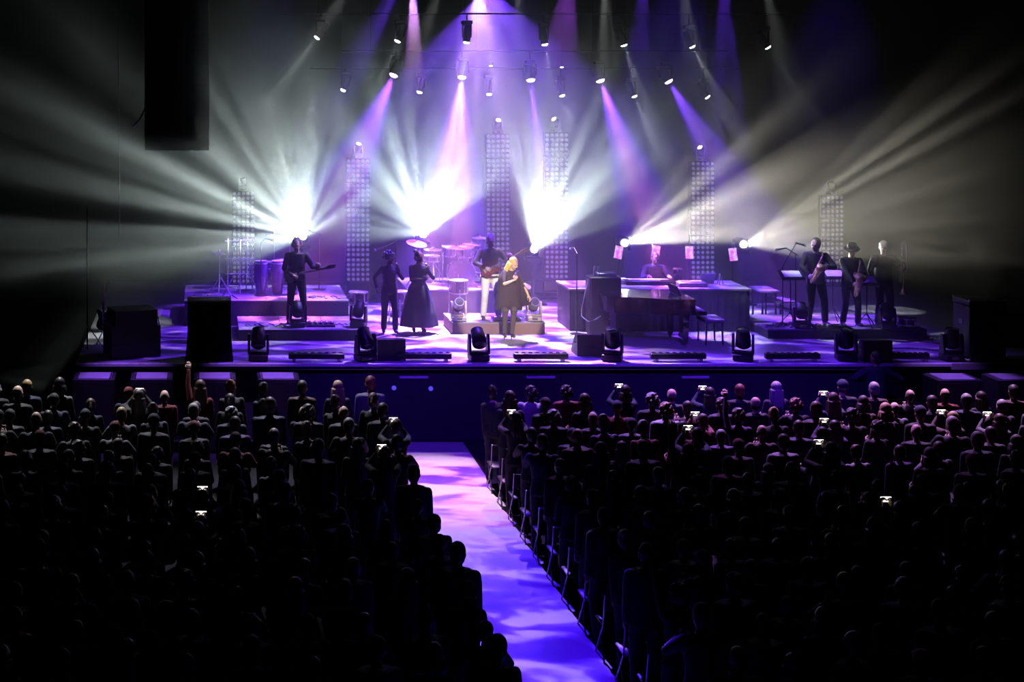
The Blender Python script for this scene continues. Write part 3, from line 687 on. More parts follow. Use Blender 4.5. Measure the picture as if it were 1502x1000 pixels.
# tall flight case on the horn side
p = on(1450, 531, DECK)
t = thing('flight_case', 'tall black flight case standing at the horn end of the stage', 'case', (p.x, p.y + 0.35, DECK))
MB().bbox((0, 0, 0.58), (0.72, 0.65, 1.0), 0.012).build('case_body', M_CASE, t)
MB().bbox((0, 0, 1.14), (0.74, 0.67, 0.12), 0.012).build('lid', M_CASE, t)
for sx in (-1, 1):
    for sy in (-1, 1):
        MB().ball((sx * 0.35, sy * 0.315, 1.19), 0.03, 8, 5).build('corner', M_STEEL, t)
        MB().cyl((sx * 0.28 - 0.015, sy * 0.25, 0.045), (sx * 0.28 + 0.015, sy * 0.25, 0.045), 0.045, seg=10).build('wheel', M_BLACK, t)
for z in (0.35, 0.75): MB().box((-0.366, 0, z), (0.012, 0.14, 0.1)).build('latch', M_STEEL, t, False)
p = on(1478, 512, DECK)
t = thing('equipment_rack', 'low dark equipment rack behind the tall flight case', 'rack', (p.x + 0.25, p.y + 0.5, DECK))
MB().bbox((0, 0, 0.35), (0.6, 0.6, 0.66), 0.012).build('case_body', M_CASE, t)
for i in range(4): MB().box((0, -0.302, 0.14 + 0.14 * i), (0.5, 0.02, 0.11)).build('rack_unit', M_BMETAL, t, False)
# hung loudspeaker line on the drum side
Yp = 29.75
x0, x1 = X(212, Yp), X(307, Yp); zb = at(0, 221, Yp).z
t = thing('line_array_speaker', 'large grey loudspeaker hang high above the pit on the percussion side', 'speaker', ((x0 + x1) / 2, Yp + 0.4, zb))
M_PA = mat('grey_loudspeaker_paint', (0.2, 0.21, 0.22), 0.6, scale=2)
for i in range(11):
    MB().bbox((0, 0, 0.17 + 0.338 * i), (x1 - x0, 0.75, 0.337), 0.004).build('cabinet', M_PA, t, False)
for sx in (-0.3, 0.3): MB().tube([(sx, 0, 3.7), (sx, 0, 14.04 - zb)], 0.02, 8).build('hanging_chain', M_BMETAL, t)
p0, p1 = at(212, 160, Yp), at(195, 186, Yp)
tag(MB().tube([p0 + Vector((0.0, 0.1, 0)), p0.lerp(p1, 0.5) + Vector((0.02, 0.05, -0.02)), p1], 0.016, 6).build('safety_cable', mat('bright_steel_wire', (0.8, 0.8, 0.8), 0.2, 1.0)), 'short bright wire end sticking out from the hung loudspeaker', 'cable')
p0, p1 = at(174, 100, 30.5), at(175, 350, 30.5)
tag(MB().tube([(p0.x, 30.5, 14.04), (p0.x, 30.5, p0.z), p1], 0.02, 6).build('hanging_cable', M_STEEL), 'single long cable hanging straight down beside the grey loudspeaker hang', 'cable')
t = thing('lighting_stand', 'thin pale pole standing at the far drum side of the stage', 'stand', (X(128, 30.6), 30.6, DECK))
MB().tube([(0, 0, 0), (0, 0, 2.9)], 0.015, 8).build('pole', M_RIG, t)
for a in (0, 2.1, 4.2): MB().tube([(0, 0, 0.5), (0.35 * math.cos(a), 0.35 * math.sin(a), 0.01)], 0.012, 6).build('leg', M_STEEL, t)

# ------------------------------------------------------------------ instruments
def boom_stand(label, loc, rz, h=1.35, boom=0.7, up=0.35, name='microphone_stand', group='microphone stands'):
    t = thing(name, label, 'mic stand', loc, rz, group)
    MB().lathe([(0.15, 0), (0.15, 0.015), (0.03, 0.03)], seg=18).build('base', M_BMETAL, t)
    MB().tube([(0, 0, 0.02), (0, 0, h)], 0.013, 8).build('pole', M_BMETAL, t)
    MB().tube([(-0.25 * boom, 0, h - 0.25 * up), (boom, 0, h + up)], 0.01, 8).build('boom', M_BMETAL, t)
    m = MB().tube([(boom - 0.02, 0, h + up), (boom + 0.16, 0, h + up - 0.05)], [0.013, 0.02], 8).build('microphone', M_BMETAL, t)
    MB().ball((boom + 0.185, 0, h + up - 0.057), 0.03, 10, 7).build('mic_grille', M_STEEL, m)
    return t
def cymbal(label, loc, h, r=0.23, tilt=0.12, rz=0.0, group='cymbals'):
    t = thing('cymbal', label, 'cymbal', loc, rz, group)
    MB().tube([(0, 0, 0.35), (0, 0, h)], 0.012, 8).build('stand_pole', M_CHROME, t)
    for a in (0.4, 2.5, 4.6): MB().tube([(0, 0, 0.4), (0.26 * math.cos(a), 0.26 * math.sin(a), 0.01)], 0.011, 6).build('leg', M_CHROME, t)
    MB().lathe([(r, 0), (r * 0.6, 0.02), (r * 0.22, 0.03), (r * 0.14, 0.055), (0.012, 0.062), (0.012, 0.058), (r * 0.2, 0.024), (r, -0.003)], (0, 0, h), 28, (tilt, tilt * 0.6, 0)).build('plate', M_BRASS, t)
    MB().tube([(0, 0, h + 0.05), (0, 0, h + 0.1)], 0.014, 8).build('wing_nut', M_STEEL, t)
    return t
def drum(label, loc, r, depth, h, rz=0, legs=3, tilt=0.0, group='drums', name='drum', shell=None):
    'drum with its head at height h'
    t = thing(name, label, 'drum', loc, rz, group)
    rt = (tilt, 0, 0)
    MB().lathe([(r, -depth), (r, 0)], (0, 0, h), 28, rt).build('shell', shell or M_SHELL, t)
    MB().lathe([(r * 0.97, -0.004), (r * 0.97, 0.004), (0.02, 0.006)], (0, 0, h), 28, rt).build('drum_head', M_HEADSKIN, t)
    for z in (-0.005, -depth + 0.02): MB().lathe([(r + 0.004, z - 0.014), (r + 0.018, z - 0.014), (r + 0.018, z + 0.014), (r + 0.004, z + 0.014)], (0, 0, h), 28, rt).build('hoop', M_CHROME, t)
    for i in range(6):
        a = i * math.pi / 3
        m_ = Euler(rt).to_matrix()
        MB().tube([m_ @ Vector(((r + 0.012) * math.cos(a), (r + 0.012) * math.sin(a), -0.02)) + Vector((0, 0, h)), m_ @ Vector(((r + 0.012) * math.cos(a), (r + 0.012) * math.sin(a), -depth + 0.02)) + Vector((0, 0, h))], 0.008, 6).build('tension_rod', M_CHROME, t)
    for i in range(legs):
        a = 0.5 + i * 2 * math.pi / legs
        MB().tube([((r + 0.01) * math.cos(a), (r + 0.01) * math.sin(a), h - depth * 0.6), ((r + 0.04) * math.cos(a), (r + 0.04) * math.sin(a), 0.0)], 0.01, 6).build('leg', M_CHROME, t)
    return t
# drum kit on the drum riser
kx = X(672, 35.0)
t = thing('bass_drum', 'large dark bass drum in the middle of the kit', 'drum', (kx, 34.75, ZD_))
MB().lathe([(0.29, -0.2), (0.29, 0.22)], (0, 0, 0.3), 30, (R(90), 0, 0)).build('shell', M_SHELL, t)
MB().lathe([(0.275, 0.22), (0.275, 0.226), (0.02, 0.23)], (0, 0, 0.3), 30, (R(90), 0, 0)).build('drum_head', mat('black_drum_head', (0.03, 0.03, 0.035), 0.4), t)
MB().lathe([(0.285, 0.2), (0.305, 0.2), (0.305, 0.235), (0.28, 0.235)], (0, 0, 0.3), 30, (R(90), 0, 0)).build('hoop', M_SHELL, t)
for sx in (-1, 1): MB().tube([(sx * 0.24, -0.1, 0.2), (sx * 0.36, -0.25, 0.0)], 0.012, 6).build('spur', M_CHROME, t)
drum('rack tom on the bass drum nearest the backing singers', (kx - 0.22, 35.0, ZD_), 0.15, 0.22, 0.86, tilt=0.2, legs=2)
drum('rack tom on the bass drum nearest the guitarist in white', (kx + 0.2, 35.0, ZD_), 0.16, 0.24, 0.86, tilt=0.2, legs=2)
drum('floor tom of the kit behind the guitarist in white', (kx + 0.62, 35.05, ZD_), 0.2, 0.36, 0.6)
drum('snare drum on the backing singer side of the kit', (kx - 0.58, 35.2, ZD_), 0.18, 0.14, 0.62)
p = on(673, 470, DECK)
drum('single tom with white head standing in front of the drum riser', (X(673, 33.7), 33.75, DECK), 0.2, 0.3, H - (411 - CY) * 33.75 / F - DECK, legs=3)
drum('low tom with white head behind the backing singers', (X(585, 33.6), 33.6, DECK), 0.2, 0.26, H - (427 - CY) * 33.6 / F - DECK)
drum('low tom with white head between the percussion and the backing singers', (X(526, 33.6), 33.6, DECK), 0.2, 0.24, H - (428 - CY) * 33.6 / F - DECK)
for px, py, Y, r, tl, lab in ((611, 357, 34.4, 0.24, 0.25, 'tilted cymbal above the drum kit beside the backing singers'), (636, 366, 35.75, 0.24, 0.03, 'flat cymbal between the tilted cymbal and the toms'), (692, 358, 35.4, 0.23, 0.06, 'cymbal above the rack toms'),
                             (672, 364, 34.6, 0.2, 0.05, 'small cymbal above the bass drum'), (704, 349, 35.65, 0.2, 0.04, 'highest cymbal of the kit beside the tower'), (687, 366, 35.85, 0.22, 0.04, 'cymbal behind the rack toms')):
    cymbal(lab, (X(px, Y), Y, ZD_), H - (py - CY) * Y / F - ZD_, r, tl)
p = on(770, 425, DECK)
cymbal('low pink lit cymbal on a stand beside the singer', (X(768, 33.0), 33.0, ZC), H - (419 - CY) * 33.0 / F - ZC, 0.17, 0.3)
# percussion on the riser
for i, (px, lab) in enumerate(((383, 'tall conga drum beside the percussion rack'), (407, 'tall conga drum in the middle of the percussion'), (430, 'tall conga drum nearest the guitarist in black'))):
    Y = 34.2
    t = thing('conga_drum', lab, 'drum', (X(px, Y), Y, ZP), 0, 'conga drums')
    MB().lathe([(0.11, 0), (0.15, 0.3), (0.165, 0.5), (0.14, 0.72), (0.135, 0.76)], seg=24).build('shell', M_SHELL, t)
    MB().lathe([(0.135, 0.755), (0.138, 0.77), (0.02, 0.775)], seg=24).build('drum_head', M_HEADSKIN, t)
    MB().lathe([(0.137, 0.7), (0.152, 0.7), (0.152, 0.73), (0.137, 0.73)], seg=24).build('hoop', M_CHROME, t)
for px, py, lab in ((392, 384, 'timbale drum with pale head above the congas'), (415, 381, 'smaller timbale drum with pale head above the congas')):
    Y = 34.7; drum(lab, (X(px, Y), Y, ZP), 0.15, 0.16, H - (py - CY) * Y / F - ZP, group='timbale drums')
t = thing('percussion_rack', 'upright metal rack hung with small bells and chimes', 'rack', (X(352, 34.3), 34.3, ZP))
for sx in (-0.28, 0.0, 0.28): MB().tube([(sx, 0, 0), (sx, 0, 1.25)], 0.014, 8).build('upright', M_CHROME, t)
for z in (0.45, 0.8, 1.2): MB().tube([(-0.34, 0, z), (0.34, 0, z)], 0.012, 8).build('crossbar', M_CHROME, t)
for i in range(14):
    MB().tube([(-0.3 + 0.045 * i, -0.03, 0.79), (-0.3 + 0.045 * i, -0.03, 0.58 + 0.012 * i)], 0.007, 6).build('chime', M_CHROME, t)
for sx, z in ((-0.15, 0.95), (0.12, 1.0), (0.25, 0.55)):
    MB().loft([[(sx + a * s_, -0.05 + b * 0.04, zz) for a, b in ((-1, -1), (1, -1), (1, 1), (-1, 1))] for zz, s_ in ((z, 0.06), (z + 0.13, 0.035))]).build('cowbell', M_STEEL, t, False)
for px, py, Y, lab in ((322, 372, 34.2, 'lone cymbal held out at the far end of the percussion'), (362, 352, 34.9, 'dark cymbal above the percussion rack'), (402, 346, 35.0, 'cymbal above the congas seen against the white glare'), (425, 349, 35.2, 'cymbal beside the white glare of the beam lamp')):
    cymbal(lab, (X(px, Y), Y, ZP), H - (py - CY) * Y / F - ZP, 0.17 if px != 322 else 0.14, 0.1, group='percussion cymbals')
p = on(337, 432, ZP)
t = thing('folding_stand', 'pale metal stand leaning at the end of the percussion riser', 'stand', (X(333, 33.9), 33.9, ZP))
MB().tube([(-0.14, 0, 0.42), (0.1, 0, 0.0)], 0.02, 6).build('leg', M_STEEL, t); MB().tube([(-0.1, 0.05, 0.0), (0.12, 0.05, 0.4)], 0.012, 6).build('leg', M_STEEL, t)
for px, Y, z, lab, rz, h, b, u in ((581, 34.5, DECK, 'boom microphone over the drums behind the two backing singers', R(180), 1.72, 0.3, -0.13), (468, 34.9, ZP, 'boom microphone standing up against the white glare', R(180), 1.3, 0.25, 0.06), (383, 34.0, ZP, 'straight microphone stand over the congas', 0, 1.2, 0.1, 0.1),
                               (1148, 32.4, ZR, 'tall boom microphone stand before the first horn player', R(0), 1.25, 0.3, 0.5), (846, 32.3, DECK, 'microphone stand beside the amplifier rack', R(100), 1.75, 0.15, 0.1)):
    boom_stand(lab, (X(px, Y), Y, z), rz, h, b, u)
boom_stand('short boom microphone on the music desk of the first horn player', (X(1167, 32.5), 32.5, ZR), R(150), 1.5, 0.2, 0.12)
# backing track rack left of desk
Y = 32.4
t = thing('amplifier_rack', 'black amplifier rack with gear on top beside the grand piano', 'amplifier', (X(885, Y), Y, DECK))
hh = H - (404 - CY) * Y / F - DECK
MB().bbox((0, 0, hh / 2), (0.68, 0.4, hh), 0.03).build('cabinet', M_BLACK, t)
MB().box((0, -0.205, hh * 0.38), (0.58, 0.012, hh * 0.6)).build('grille', M_GRILL, t, False)
MB().bbox((0.05, 0, hh + 0.035), (0.4, 0.3, 0.07), 0.01).build('mixer', M_STEEL, t)
for sx in (-0.2, -0.12): MB().tube([(sx, 0, hh), (sx + 0.02, 0, hh + 0.2)], [0.025, 0.03], 8).build('bottle', M_STEEL, t)
MB().tube([(-0.35, -0.1, hh - 0.05), (-0.5, -0.15, 0.6), (-0.52, -0.2, 0.4), (-0.4, -0.28, 0.3), (-0.25, -0.27, 0.34), (-0.12, -0.26, 0.42)], 0.012, 6).build('cable', mat('pale_cable', (0.4, 0.4, 0.42), 0.4), t)
# grand piano, keyboard towards the stool on the horn side
Y = 31.45
t = thing('grand_piano', 'black lacquered grand piano with closed lid in front of the keyboard desk', 'piano', (X(945, Y), Y, DECK))
outl = []
L = 1.72
for x, y in ((-0.86, 0.12), (-0.84, 0.3), (-0.72, 0.42), (-0.5, 0.46), (-0.25, 0.5), (0.0, 0.58), (0.25, 0.7), (0.45, 0.75), (0.86, 0.75), (0.86, -0.62), (-0.4, -0.62), (-0.68, -0.55), (-0.82, -0.38), (-0.86, -0.12)):
    outl.append((x, -y + 0.1))
MB().prism(outl, 0.66, 0.95).build('rim', M_PIANO, t, False)
MB().prism([(x * 1.01, y * 1.01) for x, y in outl], 0.955, 0.985).build('lid', M_PIANO, t, False)
kb = MB().box((0.98, 0.03, 0.69), (0.26, 1.3, 0.08)).build('key_bed', M_PIANO, t, False)
for i in range(26): MB().box((1.0, -0.56 + 0.0455 * i, 0.74), (0.15, 0.042, 0.02)).build('white_key', M_WHITEKEY, kb, False)
for x, y in ((-0.66, 0.05), (0.7, -0.5), (0.7, 0.52)):
    l_ = MB().loft([[(x + sx * a, y + sy * a, z) for sx, sy in ((-1, -1), (1, -1), (1, 1), (-1, 1))] for z, a in ((0.66, 0.075), (0.5, 0.06), (0.1, 0.045), (0.05, 0.04))]).build('leg', M_PIANO, t, False)
    MB().cyl((x - 0.02, y, 0.035), (x + 0.02, y, 0.035), 0.035, seg=12).build('caster', M_BRASS, l_)
MB().box((0.78, 0.02, 0.4), (0.03, 0.18, 0.56)).box((0.82, 0.02, 0.12), (0.12, 0.26, 0.06)).build('pedal_lyre', M_PIANO, t, False)
for i in (-1, 0, 1): MB().box((0.92, 0.02 + i * 0.07, 0.08), (0.12, 0.025, 0.015)).build('pedal', M_BRASS, t, False)
md = MB().box((0.62, 0.0, 1.1), (0.02, 0.7, 0.22), (0, -0.35, 0)).build('music_desk', M_PIANO, t, False)
Y = 31.3
t = thing('piano_stool', 'black piano stool with pale lit cushion at the piano keyboard', 'stool', (X(1042, Y), Y, DECK))
MB().bbox((0, 0, 0.5), (0.42, 0.6, 0.09), 0.02).build('cushion', M_RISERTOP, t)
for sx in (-0.16, 0.16):
    for sy in (-0.24, 0.24): MB().tube([(sx, sy, 0.46), (sx * 1.1, sy * 1.05, 0)], [0.025, 0.018], 8).build('leg', M_PIANO, t)
# keyboards and gear on the desk
def keyboard(label, loc, L, rz=0.0, tilt=0.0, name='keyboard', dark=True):
    t = thing(name, label, 'keyboard', loc, rz, 'electronic keyboards')
    MB().bbox((0, 0, 0.05), (L, 0.32, 0.09), 0.012).build('case', M_BMETAL if dark else M_STEEL, t)
    ks = MB()
    n = int(L * 0.82 / 0.05)
    for i in range(n): MB().box((-L * 0.41 + 0.05 * (i + 0.5), 0.07, 0.1), (0.045, 0.14, 0.016)).build('white_key', M_WHITEKEY, t, False)
    MB().box((0, -0.09, 0.098), (L * 0.4, 0.08, 0.01)).build('control_panel', M_STEEL, t, False)
    return t
keyboard('long keyboard on the desk in front of the seated player', (X(952, 33.3), 33.3, zk), 1.1)
keyboard('short keyboard on the desk beside the small monitor', (X(1014, 33.05), 33.05, zk), 0.62, 0.0, dark=False)
keyboard('small pale keyboard on the desk beside the amplifier rack', (X(905, 33.45), 33.45, zk), 0.5, -0.1, dark=False)
t = thing('small_monitor', 'small dark monitor speaker on the desk beside the player', 'speaker', (X(994, 33.62), 33.62, zk), R(-20))
MB().bbox((0, 0, 0.16), (0.2, 0.2, 0.32), 0.02).build('cabinet', M_BLACK, t); MB().lathe([(0.08, 0), (0.06, 0.02), (0.02, 0.008)], (0, -0.101, 0.14), 16, (R(90), 0, 0)).build('cone', M_GRILL, t); MB().ball((0, -0.1, 0.27), 0.02, 8, 6).build('tweeter', M_STEEL, t)
t = thing('laptop', 'open laptop on the desk in front of the lamp tower', 'laptop', (X(1032, 33.58), 33.58, zk), R(12))
MB().box((0, 0, 0.012), (0.36, 0.25, 0.02)).build('keyboard_base', M_STEEL, t, False); MB().box((0, -0.16, 0.12), (0.36, 0.012, 0.24), (0.35, 0, 0)).build('screen_lid', M_STEEL, t, False)
t = thing('desk_stand', 'small pointed wire stand on the bare end of the desk', 'stand', (X(1056, 33.3), 33.3, zk))
for a in (0, 2.1, 4.2): MB().tube([(0, 0, 0.24), (0.08 * math.cos(a), 0.08 * math.sin(a), 0)], 0.01, 6).build('leg', M_STEEL, t)
for i, (px, py, Y, lab) in enumerate(((907, 370, 34.6, 'pink lit sheet with painted glow on a stand beside the beam lamp'), (962, 369, 34.9, 'pink lit sheet with painted glow on a stand behind the keyboard player'), (1011, 370, 34.9, 'pink lit sheet with painted glow on a stand in front of the lamp tower'), (1075, 373, 34.6, 'pink lit sheet with painted glow on a stand over the steps'))):
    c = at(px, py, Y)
    t = thing('glow_sheet', lab, 'panel', (c.x, Y, DECK), 0, 'pink lit sheets')
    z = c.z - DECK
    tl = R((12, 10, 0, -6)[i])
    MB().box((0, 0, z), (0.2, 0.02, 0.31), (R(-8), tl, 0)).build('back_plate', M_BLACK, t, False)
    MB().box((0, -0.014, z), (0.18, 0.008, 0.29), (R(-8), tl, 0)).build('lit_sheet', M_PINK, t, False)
    MB().tube([(0, 0.03, 0), (0, 0.03, z)], 0.01, 6).build('pole', M_BMETAL, t)
    MB().lathe([(0.16, 0), (0.16, 0.015), (0.02, 0.03)], (0, 0.03, 0), 16).build('base', M_BMETAL, t)
# music stands of the horn players
def music_stand(label, loc, rz, h, wd=0.5):
    t = thing('music_stand', label, 'music stand', loc, rz, 'music stands')
    MB().box((0, 0, h), (wd, 0.02, 0.3), (R(-62), 0, 0)).build('desk', M_BLACK, t, False)
    MB().box((0, -0.14, h - 0.08), (wd, 0.05, 0.015)).build('shelf', M_BLACK, t, False)
    MB().box((0.02, -0.0, h + 0.018), (wd * 0.75, 0.006, 0.22), (R(-62), 0, 0)).build('sheet', M_PAPER, t, False)
    MB().tube([(0, 0.02, 0.25), (0, 0.02, h)], 0.012, 6).build('pole', M_BMETAL, t)
    for a in (0.5, 2.6, 4.7): MB().tube([(0, 0.02, 0.3), (0.24 * math.cos(a), 0.24 * math.sin(a), 0.01)], 0.01, 6).build('leg', M_BMETAL, t)
music_stand('wide dark music desk before the first horn player', (X(1160, 32.15), 32.15, ZR), 0, 1.1, 0.5)
music_stand('dark music desk between the first and the hatted horn player', (X(1222, 32.8), 32.8, ZR), 0, 1.02, 0.5)
music_stand('dark music desk beside the trombone player', (X(1272, 32.0), 32.0, ZR), 0, 1.0, 0.4)
Y = 32.0
drum('small drum with lit head at the outer end of the horn riser', (X(1331, Y), Y, ZR), 0.17, 0.16, 0.2, group='drums')
# cables and pedals on the risers
def cable(label, px0, px1, pys, z, seed, r=0.012):
    rnd = random.Random(seed); pts = []
    n = 16
    for i in range(n + 1):
        px = px0 + (px1 - px0) * i / n + rnd.uniform(-4, 4); py = rnd.uniform(*pys); q = on(px, py, z); pts.append((q.x, q.y, z + r + 0.006 * (i % 2)))
    tag(MB().tube(pts, r, 6).build('loose_cable', mat('pale_cable', (0.4, 0.4, 0.42), 0.4)), label, 'cable')
cable('tangled pale cables on the low riser beside the guitarist', 450, 512, (474, 480), ZL, 1)
cable('loose pale cable on the low riser at its percussion end', 360, 420, (475, 480), ZL, 2)
cable('tangled cables on the percussion riser beside the congas', 455, 500, (434, 439), ZP, 3)
cable('loose cables on the percussion riser beside the leaning stand', 285, 345, (433, 439), ZP, 4)
cable('loose cables on the horn riser before the first player', 1118, 1160, (474, 481), ZR, 5)
cable('cable lying on the stage below the backing singers', 585, 640, (488, 494), DECK, 6)
cable('cable lying under the grand piano', 870, 960, (478, 492), DECK, 7)
cable('cable lying on the stage at the horn end', 1350, 1400, (493, 502), DECK, 8)
def pedalboard(label, px, py, z, rz=0.0):
    p = on(px, py, z)
    t = thing('pedal_board', label, 'pedals', (p.x, p.y, z), rz, 'pedal boards')
    MB().box((0, 0, 0.03), (0.6, 0.28, 0.05), (R(6), 0, 0)).build('board', M_BMETAL, t, False)
    for i in range(5):
        pd = MB().bbox((-0.23 + 0.115 * i, 0, 0.075), (0.075, 0.12, 0.045), 0.008).build('pedal', (M_STEEL, M_SILVER, M_EDGE, M_STEEL, M_SILVER)[i], t)
        MB().lathe([(0.012, 0), (0.012, 0.02), (0.004, 0.024)], (-0.23 + 0.115 * i, -0.03, 0.097), 8).build('switch', M_CHROME, pd)
pedalboard('guitar pedal board on the low riser at the guitarist feet', 470, 478, ZL)
pedalboard('pedal board on the brown riser at the guitarist feet', 742, 470, ZC)
pedalboard('pedal board on the horn riser before the hatted player', 1215, 482, ZR)
# ------------------------------------------------------------------ people
def frame(p0, p1, hint):
    d = (p1 - p0).normalized(); u = hint - d * hint.dot(d)
    if u.length < 1e-4: u = Vector((1, 0, 0.1)) - d * d.x
    u.normalize(); return d, u, d.cross(u)
def ik(a, c, l1, l2, hint):
    'middle joint between a and c, bent towards hint; c is pulled in when out of reach'
    d = c - a; L = min(d.length, (l1 + l2) * 0.995); d.normalize(); c = a + d * L
    x = (l1 * l1 - l2 * l2 + L * L) / (2 * L); hgt = math.sqrt(max(l1 * l1 - x * x, 0))
    u = hint - d * hint.dot(d)
    u = u.normalized() if u.length > 1e-4 else Vector((0, 1, 0))
    return a + d * x + u * hgt, c
def ell(c, rx, ry, m, n=18): return [c + m @ Vector((rx * math.cos(2 * math.pi * j / n), ry * math.sin(2 * math.pi * j / n), 0)) for j in range(n)]
def limb(mb, pts, rs, seg=12):
    for p, r in zip(pts, rs): mb.ball(p, r * 1.0, seg, 7)
    for i in range(len(pts) - 1): mb.tube([pts[i], pts[i + 1]], [rs[i], rs[i + 1]], seg)
def remesh(mb, voxel, name, material, smooth=4):
    me = bpy.data.meshes.new('tmp'); me.from_pydata([tuple(p) for p in mb.v], [], mb.f)
    bm = bmesh.new(); bm.from_mesh(me); bmesh.ops.recalc_face_normals(bm, faces=bm.faces); bm.to_mesh(me); bm.free()
    o = bpy.data.objects.new('tmp', me); COL.objects.link(o)
    r = o.modifiers.new('r', 'REMESH'); r.mode = 'VOXEL'; r.voxel_size = voxel; r.use_smooth_shade = True
    s = o.modifiers.new('s', 'SMOOTH'); s.iterations = smooth; s.factor = 0.5
    dg = bpy.context.evaluated_depsgraph_get()
    out = bpy.data.meshes.new_from_object(o.evaluated_get(dg)); out.name = name
    out.materials.clear(); out.materials.append(material)
    out.polygons.foreach_set('use_smooth', [True] * len(out.polygons))
    bpy.data.objects.remove(o); bpy.data.meshes.remove(me)
    return out
def append_mesh(me, mb):
    bm = bmesh.new(); bm.from_mesh(me)
    vs = [bm.verts.new(p) for p in mb.v]
    for f in mb.f:
        try: fc = bm.faces.new([vs[i] for i in f]); fc.smooth = True
        except ValueError: pass
    bmesh.ops.recalc_face_normals(bm, faces=bm.faces)
    bm.to_mesh(me); bm.free(); me.update()
def hand(mb, wrist, d, palm, k=1.0, curl=0.5, side=1, spread=0.004):
    'palm and five fingers; d = direction of the hand, palm = palm normal, side = +1 when the thumb lies along d x palm'
    d = d.normalized(); n = (palm - d * palm.dot(d)).normalized(); t = d.cross(n) * side
    def P(a, b, c): return wrist + (d * a + t * b + n * c) * k
    ring = []
    for a, wd, th in ((0.0, 0.026, 0.02), (0.03, 0.036, 0.017), (0.065, 0.042, 0.015), (0.092, 0.041, 0.012)):
        ring.append([P(a, wd * math.cos(q), th * math.sin(q)) for q in [2 * math.pi * j / 10 for j in range(10)]])
    mb.loft(ring)
    for b, L, ba in ((0.031, 0.070, 0.088), (0.0105, 0.079, 0.092), (-0.010, 0.073, 0.089), (-0.030, 0.057, 0.083)):
        p = P(ba, b, 0); ang = 0.15; pts = [p]
        for s_, f in enumerate((0.45, 0.32, 0.25)):
            ang += curl * (0.85, 1.0, 0.8)[s_]
            q = pts[-1] + (d * math.cos(ang) + n * math.sin(ang) + t * (b * 0.9 + spread * b / 0.03) * (1 - 0.5 * s_)).normalized() * L * f * k
            pts.append(q)
        mb.tube(pts, [0.0092 * k, 0.0088 * k, 0.008 * k, 0.006 * k], 7)
    p = P(0.025, 0.03, 0.004)
    pts = [p, P(0.05, 0.052, 0.012 + 0.012 * curl), P(0.075, 0.056, 0.018 + 0.03 * curl), P(0.098, 0.052 - 0.012 * curl, 0.02 + 0.045 * curl)]
    mb.tube(pts, [0.013 * k, 0.0115 * k, 0.0095 * k, 0.007 * k], 7)
def V(*a): return Vector(a)
